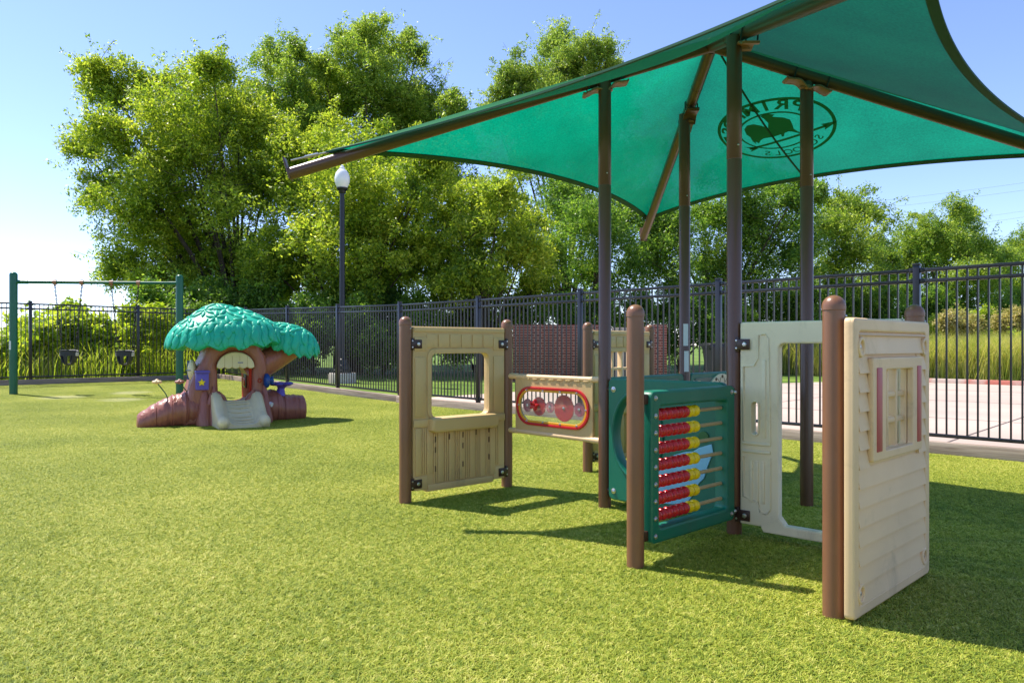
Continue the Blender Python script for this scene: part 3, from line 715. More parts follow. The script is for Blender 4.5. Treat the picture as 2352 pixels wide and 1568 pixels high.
# --- abacus
def abacus():
    L, ang, loc = panel_frame(4, 5)
    x0, x1, zb, zt = 0.072, L - 0.062, 0.105, 0.873; t = 0.085
    mb = MB(); mb.slab(rrect(x0, zb, x1, zt, 0.035), [rrect(x0 + 0.072, zb + 0.075, x1 - 0.085, zt - 0.08, 0.02)[::-1]], t, 0.013)
    rz = [0.748 - 0.0858 * k for k in range(7)]
    for z in rz + [zt - 0.035, zb + 0.04]: bolt(mb, x0 + 0.036, -t / 2, z, 0.010)
    for z in (zt - 0.035, zb + 0.04): bolt(mb, x1 - 0.04, -t / 2, z, 0.010)
    for xx, s in ((x0, -1), (x1, 1)):
        for z in (zt - 0.04, zb + 0.045):
            mb.box((xx + s * 0.012, 0.0, z), (0.034, 0.05, 0.05), 0.006, mi=2); 
            if s > 0: mb.ball((xx + 0.014, -0.03, z), 0.014, mi=1, u=10, v=8)
    pn = mb.build("abacus_panel", [M_green, M_steel, M_clamp], play, loc, ang); pn["label"] = "green abacus frame with rows of red and yellow beads"
    bd = MB(); bd.lathe([(0.0115, -0.024), (0.020, -0.0235), (0.0282, -0.018), (0.0318, -0.008), (0.0322, 0), (0.0318, 0.008), (0.0282, 0.018), (0.020, 0.0235), (0.0115, 0.024)], seg=20, M=Matrix.Rotation(R(90), 4, 'Y'))
    rme = bd.mesh(50, "bead"); yme = rme.copy(); rme.materials.append(M_red); yme.materials.append(M_yel)
    for j, z in enumerate(rz):
        r = MB(); r.tube([(x0 + 0.05, 0, z), (x1 - 0.06, 0, z)], 0.0105, 12); r.build("rod", M_rod, pn)
        for k in range(8):
            o = link("bead", rme if k < 6 else yme, [], pn, (x0 + 0.072 + 0.028 + k * 0.0492 + 0.002 * math.sin(j * 2.1), 0, z))
            o.rotation_euler.x = k * 0.7 + j
            o["label"] = "glossy red bead" if k < 6 else "glossy yellow bead"
abacus()

# --- doorway panel
def door_panel():
    L, ang, loc = panel_frame(5, 7)
    x0, x1, zb, zt = 0.048, L - 0.048, 0.05, 1.236; dx0, dx1 = 0.272, L - 0.272; t = 0.06; yf = -t / 2
    mb = MB()
    hole = [(dx0, 0.15), (dx0 + 0.035, 0.105), (dx1 - 0.035, 0.105), (dx1, 0.15)] + rrect(dx0, 0.3, dx1, 1.112, 0.03)[6:18]
    slot = rrect(0.122, 0.60, 0.155, 0.78, 0.016)
    outer = [(x0, zb + 0.03), (x0 + 0.12, zb + 0.03), (x0 + 0.135, zb), (x1 - 0.135, zb), (x1 - 0.12, zb + 0.03), (x1, zb + 0.03), (x1, zt - 0.01), (x1 - 0.01, zt), (x0 + 0.01, zt), (x0, zt - 0.01)]
    mb.slab(outer, [hole[::-1], slot[::-1]], t, 0.010)
    for s in (0, 1):
        f = (lambda x: x) if s == 0 else (lambda x: L - x)
        # raised border bead round the stile panels
        def bead(pts, r=0.006): mb.tube([(f(px), yf - 0.001, pz) for px, pz in pts], r, 8)
        lo = [(0.07, 0.47), (0.07, 0.24), (0.155, 0.215), (0.17, 0.16), (0.205, 0.155), (0.225, 0.18), (0.225, 0.47)]
        up = [(0.07, 0.56), (0.07, 0.98), (0.135, 0.99), (0.155, 1.03), (0.16, 1.16), (0.2, 1.165), (0.215, 1.14), (0.225, 0.56)]
        bead(lo); bead(up)
        for zz in (0.50, 0.545): bead([(0.068, zz), (0.228, zz)], 0.010)
        for k in range(3): mb.box((f(0.115 + k * 0.035), yf, 0.33), (0.018, 0.010, 0.24), 0.004)
        mb.box((f(0.19), yf, 0.80), (0.024, 0.010, 0.44), 0.004)
    mb.slab(rrect(0.112, 0.588, 0.165, 0.792, 0.026), [rrect(0.121, 0.599, 0.156, 0.781, 0.017)[::-1]], 0.014, 0.005, y=yf - 0.003)
    pn = mb.build("doorway_panel", M_tan_canopy_lit, play, loc, ang); pn["label"] = "pale doorway panel with an open doorway"
    for z in (1.108, 0.13):
        clamp(pn, 0.036, z, 1, yf - 0.008); clamp(pn, L - 0.036, z, -1, yf - 0.008)
door_panel()

# --- cream siding panel, hung on the outside of its posts
def siding_panel():
    d = Pn[7] - Pn[6]; ang = math.atan2(d.y, d.x)
    W, zb, zt = 0.90, 0.022, 1.212
    n = Vector((math.sin(ang), -math.cos(ang))); o = Pn[6] + n * 0.066 - d.normalized() * 0.05
    win = rrect(0.30, 0.665, 0.62, 1.0, 0.008)
    mb = MB()
    mb.slab(rrect(0, zb, W, zt, 0.022), [win[::-1]], 0.026, 0.003, y=-0.007)
    yf = -0.02
    # border
    mb.slab(rrect(0.001, zb + 0.001, W - 0.001, zt - 0.001, 0.022), [rrect(0.058, zb + 0.05, W - 0.058, zt - 0.055, 0.015)[::-1]], 0.026, 0.009, y=yf + 0.001)
    # laps
    z = zb + 0.05; hl = 0.0765
    while z < zt - 0.06:
        z1 = min(z + hl, zt - 0.055)
        segs = [(0.056, W - 0.056)]
        if z1 > 0.64 and z < 1.05: segs = [(0.056, 0.158), (W - 0.158, W - 0.056)]
        for q0, q1 in segs:
            b2 = bmesh.new()
            vs = [b2.verts.new(p) for p in ((q0, yf - 0.015, z), (q1, yf - 0.015, z), (q1, yf - 0.001, z1), (q0, yf - 0.001, z1), (q0, yf + 0.004, z), (q1, yf + 0.004, z), (q1, yf + 0.004, z1), (q0, yf + 0.004, z1))]
            for f in ((0, 1, 2, 3), (4, 7, 6, 5), (0, 4, 5, 1), (1, 5, 6, 2), (2, 6, 7, 3), (3, 7, 4, 0)): b2.faces.new([vs[i] for i in f])
            mb._bm(b2, None, 0)
        z = z1
    # raised window box
    mb.slab(rrect(0.158, 0.628, W - 0.158, 1.052, 0.012), [win[::-1]], 0.026, 0.006, y=yf - 0.015)
    for xx, zz in ((0.075, 1.095), (W - 0.078, 1.095), (0.075, 0.115), (W - 0.078, 0.115)):
        mb.slab(ell(xx, zz, 0.034, 0.042, 20), [ell(xx, zz, 0.019, 0.026, 16)[::-1]], 0.02, 0.006, y=yf - 0.008)
    pn = mb.build("siding_panel", M_cream, play, (o.x - PO.x, o.y - PO.y, 0), ang); pn["label"] = "cream clapboard panel with a small window and red shutters"
    g = MB()
    for k in (1, 2): g.box((0.30 + 0.32 * k / 3, 0.004, 0.8325), (0.024, 0.04, 0.345), 0.006)
    for k in (1, 2): g.box((0.46, 0.006, 0.665 + 0.335 * k / 3), (0.33, 0.036, 0.024), 0.006)
    g.build("window_grid", M_cream, pn)
    for q0, q1 in ((0.192, 0.248), (0.672, 0.722)):
        s_ = MB(); s_.box(((q0 + q1) / 2, yf - 0.026, 0.838), (q1 - q0, 0.012, 0.345), 0.004)
        s_.build("shutter", M_shut, pn)
    for xx, zz in ((0.075, 1.095), (W - 0.078, 1.095), (0.075, 0.115), (W - 0.078, 0.115)):
        s_ = MB(); bolt(s_, xx, yf - 0.002, zz, 0.012, 0); s_.build("bolt", M_steel, pn)
siding_panel()

# ------------------------------------------------------------------ the shade sail (part of the play structure)
APEX = Vector((1.36, 4.89, 3.14)); SLP = 0.307
ARM = {"left": Vector((-1.0, -0.012)), "right": Vector((1.0, 0.01)), "front": Vector((-0.015, -1.0)), "back": Vector((0.02, 1.0))}
DARM = {"left": 2.86, "right": 2.86, "front": 2.84, "back": 2.84}
def arm_pt(k, d, dz=0.0):
    a = ARM[k].normalized(); return Vector((APEX.x + a.x * d, APEX.y + a.y * d, APEX.z - SLP * d + dz))
RPIPE = 0.041
for k, polek in (("left", 3), ("front", 5), ("right", 9), ("back", 8)):
    mb = MB()
    mb.tube([arm_pt(k, 0.03) - PO, arm_pt(k, DARM[k]) - PO], RPIPE, 24)
    for dj in (0.42,): mb.tube([arm_pt(k, dj) - PO, arm_pt(k, dj + 0.006) - PO], RPIPE + 0.0015, 24)
    arm = mb.build("canopy_arm", M_brown2, play)
    # end plate and tension cable
    e = MB(); u = ARM[k].normalized(); q = Matrix.Rotation(math.atan2(u.y, u.x), 4, 'Z') @ Matrix.Rotation(math.atan(SLP), 4, 'Y')
    Mx = Matrix.Translation(arm_pt(k, DARM[k]) - PO) @ q
    e.box((0.006, 0, 0.035), (0.012, 0.075, 0.155), 0.003, Mx)
    e.build("end_plate", M_brown2, arm)
    e = MB(); e.tube([arm_pt(k, DARM[k] - 0.005, 0.088) - PO, arm_pt(k, DARM[k] - 0.26, 0.068) - PO], 0.006, 8)
    e.tube([arm_pt(k, DARM[k] - 0.10, 0.082) - PO, arm_pt(k, DARM[k] - 0.19, 0.075) - PO], 0.011, 8)
    e.build("cable", M_steel, arm)
    # saddle bracket over the post with u-bolts
    dp = (Vector((Pn[polek].x, Pn[polek].y)) - Vector((APEX.x, APEX.y))).length
    s_ = MB(); Ms = Matrix.Translation(arm_pt(k, dp, -RPIPE - 0.006) - PO) @ q
    xs_ = np.linspace(-0.16, 0.16, 21); top = [(float(x), -0.006 - 0.040 * math.cos(min(abs(x) / 0.10, 1) * math.pi / 2) ** 2 + 0.012 * math.sin(abs(x) * 38) - 0.008 * (abs(x) > 0.14)) for x in xs_]
    P = top[::-1] + [(x, z - 0.013) for x, z in top]
    s_.slab(P, (), 0.10, 0.003, M=Ms); s_.tube([Ms @ Vector((0, 0, -0.05)), Ms @ Vector((0, 0, -0.03))], 0.045, 16)
    sb = s_.build("saddle_bracket", M_bronze if k != "back" else M_brown2, arm)
    for dx in (-0.115, 0.115):
        ub = MB(); pts = [Vector((dx, -(RPIPE + 0.006), -0.01))] + [Vector((dx, -(RPIPE + 0.006) * math.cos(a), RPIPE + 0.006 + (RPIPE + 0.006) * math.sin(a))) for a in np.linspace(0, math.pi, 9)] + [Vector((dx, RPIPE + 0.006, -0.01))]
        ub.tube([Ms @ p for p in pts], 0.005, 6); ub.build("u_bolt", M_chain, arm)
hub = MB(); hub.lathe([(0.0, -0.045), (0.035, -0.043), (0.046, -0.02), (0.046, 0.02), (0.035, 0.043), (0, 0.045)], seg=20, M=Matrix.Translation(APEX - PO)); hub.build("hub", M_brown2, play)

def fabric_mat():
    m = bpy.data.materials.new("green_shade_cloth"); m.use_nodes = True
    t = m.node_tree; out = t.nodes["Material Output"]; p = t.nodes["Principled BSDF"]
    p.inputs["Roughness"].default_value = 0.85; p.inputs["Specular IOR Level"].default_value = 0.15
    tc = t.nodes.new("ShaderNodeTexCoord")
    n = t.nodes.new("ShaderNodeTexNoise"); n.inputs["Scale"].default_value = 2.2; n.inputs["Detail"].default_value = 6
    n2 = t.nodes.new("ShaderNodeTexNoise"); n2.inputs["Scale"].default_value = 80; n2.inputs["Detail"].default_value = 2
    for q in (n, n2): t.links.new(tc.outputs["Object"], q.inputs[0])
    ad = t.nodes.new("ShaderNodeMath"); ad.operation = 'ADD'; t.links.new(n.outputs[0], ad.inputs[0]); t.links.new(n2.outputs[0], ad.inputs[1])
    r = t.nodes.new("ShaderNodeMapRange"); r.inputs[1].default_value = 0.7; r.inputs[2].default_value = 1.3; r.inputs[3].default_value = 0.7; r.inputs[4].default_value = 1.18
    t.links.new(ad.outputs[0], r.inputs[0])
    def tint(col):
        mx = t.nodes.new("ShaderNodeMix"); mx.data_type = 'RGBA'; mx.blend_type = 'MULTIPLY'; mx.inputs[0].default_value = 1
        mx.inputs[6].default_value = col; t.links.new(r.outputs[0], mx.inputs[7]); return mx.outputs[2]
    t.links.new(tint(lin(12, 98, 54)), p.inputs["Base Color"])
    tl = t.nodes.new("ShaderNodeBsdfTranslucent"); t.links.new(tint(lin(0, 140, 106)), tl.inputs[0])
    tp = t.nodes.new("ShaderNodeBsdfTransparent"); tp.inputs[0].default_value = (0.75, 1, 0.9, 1)
    lw = t.nodes.new("ShaderNodeLayerWeight"); lw.inputs[0].default_value = 0.5
    mr = t.nodes.new("ShaderNodeMapRange"); mr.inputs[1].default_value = 0.38; mr.inputs[2].default_value = 0.82; mr.inputs[3].default_value = 0.58; mr.inputs[4].default_value = 0.10
    t.links.new(lw.outputs["Facing"], mr.inputs[0])
    m1 = t.nodes.new("ShaderNodeMixShader"); t.links.new(mr.outputs[0], m1.inputs[0])
    t.links.new(p.outputs[0], m1.inputs[1]); t.links.new(tl.outputs[0], m1.inputs[2])
    m2 = t.nodes.new("ShaderNodeMixShader"); m2.inputs[0].default_value = 0.04
    t.links.new(m1.outputs[0], m2.inputs[1]); t.links.new(tp.outputs[0], m2.inputs[2]); t.links.new(m2.outputs[0], out.inputs[0])
    return m
M_cloth = fabric_mat()
M_hem = mat("hem_webbing", lin(24, 78, 54), 0.85, 0.1)
M_logo = mat("printed_dark_green", lin(24, 88, 50), 0.9, 0.08)
t_ = M_logo.node_tree; tl_ = t_.nodes.new("ShaderNodeBsdfTranslucent"); tl_.inputs[0].default_value = lin(70, 130, 70); mm_ = t_.nodes.new("ShaderNodeMixShader"); mm_.inputs[0].default_value = 0.55
t_.links.new(t_.nodes["Principled BSDF"].outputs[0], mm_.inputs[1]); t_.links.new(tl_.outputs[0], mm_.inputs[2]); t_.links.new(mm_.outputs[0], t_.nodes["Material Output"].inputs[0])
DF = 2.62; LIFT = RPIPE + 0.012; SAG = 0.36
def sail_pt(a, c, r, t):
    A0 = APEX + Vector((0, 0, LIFT)); A1 = arm_pt(a, DF, LIFT + 0.02); A2 = arm_pt(c, DF, LIFT + 0.02)
    e = A1.lerp(A2, t); pull = (0.25 if (a, c) == ("right", "front") else SAG) * 4 * t * (1 - t)
    h = Vector((A0.x - e.x, A0.y - e.y, 0)).normalized()
    mid = (A1 + A2) / 2; inn = Vector((A0.x - mid.x, A0.y - mid.y, 0)).normalized()
    e = e + inn * pull + Vector((0, 0, SLP * 0.72 * pull))
    p = A0.lerp(e, r)
    p.z -= 0.06 * 4 * r * (1 - r) * 4 * t * (1 - t)                      # slight drape between the arms
    return p
def sail_panel(a, c):
    b2 = bmesh.new(); nr, nt_ = 24, 32
    G = [[b2.verts.new(sail_pt(a, c, max(r / nr, 0.01), t / nt_) - PO) for t in range(nt_ + 1)] for r in range(nr + 1)]
    for i in range(nr):
        for j in range(nt_): b2.faces.new((G[i][j], G[i + 1][j], G[i + 1][j + 1], G[i][j + 1]))
    bmesh.ops.recalc_face_normals(b2, faces=b2.faces[:])
    me = bpy.data.meshes.new("sail_panel"); b2.to_mesh(me); b2.free()
    pn = link("sail_panel", finish(me, 180), M_cloth, play)
    # hem tube along the free edge, and a thin dark line down the middle
    h = MB(); pts = [sail_pt(a, c, 1.0, t / 40) - PO for t in range(41)]
    b2 = bmesh.new(); rows = []
    for t in range(41):
        p0, p1 = sail_pt(a, c, 0.972, t / 40) - PO, sail_pt(a, c, 1.003, t / 40) - PO
        nz = Vector((0, 0, 0.006)); rows.append([b2.verts.new(p0 - nz), b2.verts.new(p1 - nz), b2.verts.new(p1 + nz), b2.verts.new(p0 + nz)])
    for x, y in zip(rows, rows[1:]):
        for k in range(4): b2.faces.new((x[k], x[(k + 1) % 4], y[(k + 1) % 4], y[k]))
    bmesh.ops.recalc_face_normals(b2, faces=b2.faces[:]); h._bm(b2, None, 0)
    h.build("hem", M_hem, pn)
    if (a, c) != ("back", "right"): return pn
    s_ = MB(); s_.tube([sail_pt(a, c, r / 12, 0.5) - PO - Vector((0, 0, 0.006)) for r in range(1, 13)], 0.008, 6); s_.build("mid_line", M_hem, pn)
    return pn
sail = {}
for a, c in (("left", "back"), ("back", "right"), ("right", "front"), ("front", "left")): sail[a, c] = sail_panel(a, c)

# round emblem printed on the back-right panel: seen from below it reads backwards
def surf(x, y):
    """world x, y -> point just under the back-right sail panel"""
    best = None
    A0 = APEX
    r_, t_ = 0.4, 0.5
    for _ in range(25):
        p = sail_pt("back", "right", r_, t_); ex, ey = x - p.x, y - p.y
        if abs(ex) + abs(ey) < 1e-4: break
        h = 1e-3
        pr = sail_pt("back", "right", r_ + h, t_); pt = sail_pt("back", "right", r_, t_ + h)
        a_, b_, c_, d_ = (pr.x - p.x) / h, (pt.x - p.x) / h, (pr.y - p.y) / h, (pt.y - p.y) / h
        det = a_ * d_ - b_ * c_
        r_ += (d_ * ex - b_ * ey) / det; t_ += (-c_ * ex + a_ * ey) / det
    return sail_pt("back", "right", r_, t_)
def emblem():
    c0 = Vector((2.0, 5.47)); e1 = Vector((0.7071, -0.7071)); e2 = Vector((-0.7071, -0.7071)); ch = 0.917   # e2: up the slope
    def put(bm_, k=1.0):
        for v in bm_.verts:
            w_ = c0 + e1 * v.co.x + e2 * (v.co.y * ch); s = surf(w_.x, w_.y)
            v.co = s - PO + Vector((0, 0, -0.005 + v.co.z))
    root = MB()
    def flat(P, holes=()):
        cu = bpy.data.curves.new("t", 'CURVE'); cu.dimensions = '2D'; cu.fill_mode = 'BOTH'
        for Q in [P, *holes]:
            sp = cu.splines.new('POLY'); sp.points.add(len(Q) - 1); sp.use_cyclic_u = True
            for q, pt in zip(Q, sp.points): pt.co = (q[0], q[1], 0, 1)
        root.add(curve_mesh(cu))
    AX, BX = 0.445, 0.345
    flat(ell(0, 0, AX, BX, 64), [ell(0, 0, AX - 0.025, BX - 0.025, 64)[::-1]])
    flat(ell(0, 0, AX * 0.635, BX * 0.62, 64), [ell(0, 0, AX * 0.635 - 0.016, BX * 0.62 - 0.016, 64)[::-1]])
    # cockerel, facing right in this view
    cock = [(-0.245, 0.02), (-0.235, 0.085), (-0.195, 0.125), (-0.14, 0.125), (-0.095, 0.09), (-0.06, 0.045), (-0.035, 0.10), (-0.045, 0.16), (-0.06, 0.19), (-0.03, 0.205), (0.005, 0.20), (0.045, 0.175), (0.02, 0.16), (0.045, 0.145), (0.09, 0.12), (0.125, 0.08), (0.12, 0.02), (0.11, -0.03), (0.125, -0.07), (0.155, -0.105), (0.135, -0.105), (0.09, -0.06), (0.065, -0.045), (0.03, -0.055), (0.01, -0.09), (-0.005, -0.09), (0.0, -0.06), (-0.06, -0.07), (-0.14, -0.065), (-0.17, -0.08), (-0.20, -0.115), (-0.215, -0.085), (-0.225, -0.12), (-0.235, -0.07), (-0.23, -0.02)]
    flat([(x * 1.0 + 0.03, y * 0.95 + 0.01) for x, y in cock])
    # arrow below it
    def seg(p, q, w_):
        d = (Vector(q) - Vector(p)).normalized(); nrm = Vector((-d.y, d.x)) * w_
        return [tuple(Vector(p) + nrm), tuple(Vector(p) - nrm), tuple(Vector(q) - nrm), tuple(Vector(q) + nrm)]
    flat(seg((-0.27, -0.15), (0.36, -0.075), 0.012))
    flat([(0.33, -0.045), (0.45, -0.06), (0.335, -0.115), (0.35, -0.078)])
    flat([(-0.30, -0.115), (-0.22, -0.135), (-0.20, -0.16), (-0.285, -0.19), (-0.25, -0.155)])
    # lettering round the ring, mirrored in x because it is read from the other side
    def arc(word, a0, a1, size, top=True):
        for i, chh in enumerate(word):
            f = i / (len(word) - 1); a = a0 + (a1 - a0) * f
            rx, ry = AX * 0.80, BX * 0.80
            x, y = rx * math.cos(a), ry * math.sin(a)
            rot = math.atan2(ry * math.cos(a), -rx * math.sin(a))
            rot = rot + math.pi if top else rot
            cu = bpy.data.curves.new("t", 'FONT'); cu.body = chh; cu.size = size; cu.align_x = 'CENTER'; cu.align_y = 'CENTER'; cu.offset = 0.0035 if top else 0.001
            me = curve_mesh(cu)
            Mx = Matrix.Translation((x, y, 0)) @ Matrix.Rotation(rot, 4, 'Z') @ Matrix.Diagonal((1.35 if top else 1.15, 1.05, 1, 1))
            me.transform(Mx); me.transform(Matrix.Diagonal((-1, 1, 1, 1)))
            root.add(me)
    arc("PRIMROSE", R(136), R(1), 0.125, True)
    arc("SCHOOLS", R(220), R(297), 0.085, False)
    bmesh.ops.triangulate(root.bm, faces=root.bm.faces[:])
    for _ in range(2):
        long_e = [e for e in root.bm.edges if e.calc_length() > 0.06]
        if long_e: bmesh.ops.subdivide_edges(root.bm, edges=long_e, cuts=1); bmesh.ops.triangulate(root.bm, faces=[f for f in root.bm.faces if len(f.verts) > 3])
    put(root.bm)
    root.build("printed_emblem", M_logo, sail["back", "right"], smooth=180)
emblem()

# ------------------------------------------------------------------ swing set
def swing_set():
    L0, L1_ = Vector((-9.91, 14.28)), Vector((-6.87, 14.85))
    z0, z1 = 0.13, 0.09
    o = Vector((L0.x, L0.y, z0)); t = thing("swing_set", "green two post swing frame at the left by the back fence", "swing set", o)
    HB = 2.37
    for p, z in ((L0, z0), (L1_, z1)):
        mb = MB(); h = HB + 0.20 - z; r = 0.072
        mb.lathe([(r, -0.05), (r, h - 0.06)] + [(r * math.cos(a), h - 0.06 + 0.06 * math.sin(a)) for a in np.linspace(0.2, math.pi / 2 - .01, 6)] + [(0, h)], seg=24)
        mb.build("post", M_swgreen, t, (p.x - o.x, p.y - o.y, z - o.z))
    d = L1_ - L0
    mb = MB(); A_, B_ = Vector((0, 0, HB - o.z)), Vector((d.x, d.y, HB + 0.02 - o.z))
    mb.tube([A_, B_], 0.033, 18); mb.tube([A_.lerp(B_, 0.02), A_.lerp(B_, 0.085)], 0.040, 18); mb.tube([A_.lerp(B_, 0.93), A_.lerp(B_, 0.985)], 0.038, 18)
    mb.build("beam", M_swgreen, t)
    hang = []
    for u in (126, 188, 256, 318):
        # point of the beam at that picture column
        r_ = (u - 1176) / FPX; f = (r_ * L0.y - L0.x) / (d.x - r_ * d.y); p = A_.lerp(B_, f)
        c = MB(); ang = math.atan2(d.y, d.x); Mx = Matrix.Translation(p) @ Matrix.Rotation(ang, 4, 'Z')
        c.tube([Mx @ Vector((-0.035, 0, 0)), Mx @ Vector((0.035, 0, 0))], 0.044, 16)
        c.box((0, 0, -0.058), (0.022, 0.05, 0.045), 0.006, Mx); c.box((0, 0, 0.04), (0.06, 0.03, 0.03), 0.008, Mx)
        c.build("hanger", M_bronze, t); hang.append(o + p + Vector((0, 0, -0.075)))
    for (zc, hh, ww) in ((1.22, 0.09, 0.10), (0.98, 0.17, 0.13)):
        s_ = MB(); b2 = bmesh.new(); cols = []
        for i in range(6):
            a = R(-50 + (30 if ww < .12 else 50) * i / 5) ; cols.append([b2.verts.new((0.0735 * math.sin(a), -0.0735 * math.cos(a), z)) for z in (zc - hh / 2, zc + hh / 2)])
        for p, q in zip(cols, cols[1:]): b2.faces.new((p[0], q[0], q[1], p[1]))
        s_._bm(b2, None, 0)
        for k in range(3 if hh > 0.1 else 1):
            a0 = R(-30); zc2 = zc + 0.04 - k * 0.04
            s_.box((0, 0, 0), (0.045, 0.001, 0.006), 0, Matrix.Rotation(R(-25), 4, 'Z') @ Matrix.Translation((0, -0.0745, zc2)), 1)
        s_.build("sticker", [M_white, M_chain], t)
    return hang, math.atan2(d.y, d.x)
hang, swang = swing_set()

def bucket_swing(h0, h1, seat_c, label, grp="toddler bucket swings"):
    t = thing("bucket_swing", label, "swing", seat_c, swang - R(14), grp)
    inv = Matrix.Rotation(-(swang - R(14)), 4, 'Z')
    # bucket: rounded shell with two leg openings
    mb = MB(); n = 28
    def sec(z, rx, ry, bow=0): return [(rx * math.cos(2 * math.pi * k / n), ry * math.sin(2 * math.pi * k / n), z + bow * (abs(math.cos(2 * math.pi * k / n)) ** 2)) for k in range(n)]
    b2 = bmesh.new(); rows = []
    zs = [(0.30, 0.172, 0.125, -0.03), (0.24, 0.172, 0.125, -0.02), (0.19, 0.168, 0.122, 0), (0.12, 0.152, 0.115, 0), (0.06, 0.122, 0.100, 0), (0.02, 0.085, 0.080, 0), (0.0, 0.05, 0.05, 0)]
    for z, rx, ry, bo in zs: rows.append([b2.verts.new(p) for p in sec(z, rx, ry, bo)])
    for i, (x, y) in enumerate(zip(rows, rows[1:])):
        for k in range(n):
            a = 2 * math.pi * (k + 0.5) / n; c = abs(math.sin(a))
            leg = 2 <= i <= 4 and c > 0.55 and abs(math.cos(a)) > 0.18
            if leg: continue
            b2.faces.new((x[k], x[(k + 1) % n], y[(k + 1) % n], y[k]))
    b2.faces.new(rows[-1][::-1])
    bmesh.ops.recalc_face_normals(b2, faces=b2.faces[:])
    bmesh.ops.solidify(b2, geom=b2.faces[:], thickness=0.018)
    mb._bm(b2, None, 0)
    mb.tube([(p[0] * 1.02, p[1] * 1.02, p[2]) for p in sec(0.30, 0.172, 0.125, -0.03) + sec(0.30, 0.172, 0.125, -0.03)[:1]], 0.014, 8)
    mb.build("seat", M_rubber, t)
    for s, h in ((-1, h0), (1, h1)):
        bx = MB(); bx.box((s * 0.168, -0.0, 0.235), (0.03, 0.075, 0.10), 0.008); bx.build("side_plate", M_conc, t)
        top = inv @ (h - seat_c); ring_ = Vector((s * 0.165, 0, 0.50))
        c = MB()
        for yy in (-0.045, 0.045): c.tube([Vector((s * 0.168, yy, 0.28)), ring_], 0.004, 6)
        dv = top - ring_; nl = max(4, int(dv.length / 0.042)); q = dv.to_track_quat('Z', 'Y').to_matrix().to_4x4()
        for k in range(nl):
            M_ = Matrix.Translation(ring_ + dv * ((k + 0.5) / nl)) @ q @ Matrix.Rotation(R(90) * (k % 2), 4, 'Z')
            hl, hw = 0.029, 0.012
            P = [(hw, 0, -hl * .5), (hw, 0, hl * .5), (0, 0, hl), (-hw, 0, hl * .5), (-hw, 0, -hl * .5), (0, 0, -hl), (hw, 0, -hl * .5)]
            c.tube([M_ @ Vector(p) for p in P], 0.0075, 5, caps=False)
        c.build("chain", M_chain, t)
def swing_seat(u, v, hs):
    Y = (hs[0].y + hs[1].y) / 2; return at(u, v, Y)
bucket_swing(hang[0], hang[1], swing_seat(158.5, 838.5, hang[0:2]), "black bucket swing hanging nearest the labelled green post")
bucket_swing(hang[2], hang[3], swing_seat(287, 839, hang[2:4]), "black bucket swing hanging nearer the tree house")

# ------------------------------------------------------------------ tree shaped play house
def grain_mat(name, col, rough=0.34):
    m = mat(name, col, rough, 0.08, 2.5); t = m.node_tree; p = t.nodes["Principled BSDF"]
    tc = t.nodes.new("ShaderNodeTexCoord"); mp = t.nodes.new("ShaderNodeMapping"); mp.inputs["Scale"].default_value = (1, 1, 0.12)
    wv = t.nodes.new("ShaderNodeTexNoise"); wv.inputs["Scale"].default_value = 22; wv.inputs["Detail"].default_value = 2; wv.inputs["Distortion"].default_value = 1.2
    bn = t.nodes.new("ShaderNodeBump"); bn.inputs["Strength"].default_value = 0.55; bn.inputs["Distance"].default_value = 0.02
    L = t.links.new; L(tc.outputs["Object"], mp.inputs[0]); L(mp.outputs[0], wv.inputs[0]); L(wv.outputs[0], bn.inputs["Height"]); L(bn.outputs[0], p.inputs["Normal"])
    return m
M_trunkp = grain_mat("tree_house_brown", lin(152, 92, 74))
def loft(mb, rings, mi=0, caps=True):
    b2 = bmesh.new(); rows = [[b2.verts.new(p) for p in r] for r in rings]; n = len(rows[0])
    for x, y in zip(rows, rows[1:]):
        for k in range(n): b2.faces.new((x[k], x[(k + 1) % n], y[(k + 1) % n], y[k]))
    if caps: b2.faces.new(rows[0][::-1]); b2.faces.new(rows[-1])
    bmesh.ops.recalc_face_normals(b2, faces=b2.faces[:]); mb._bm(b2, None, mi)

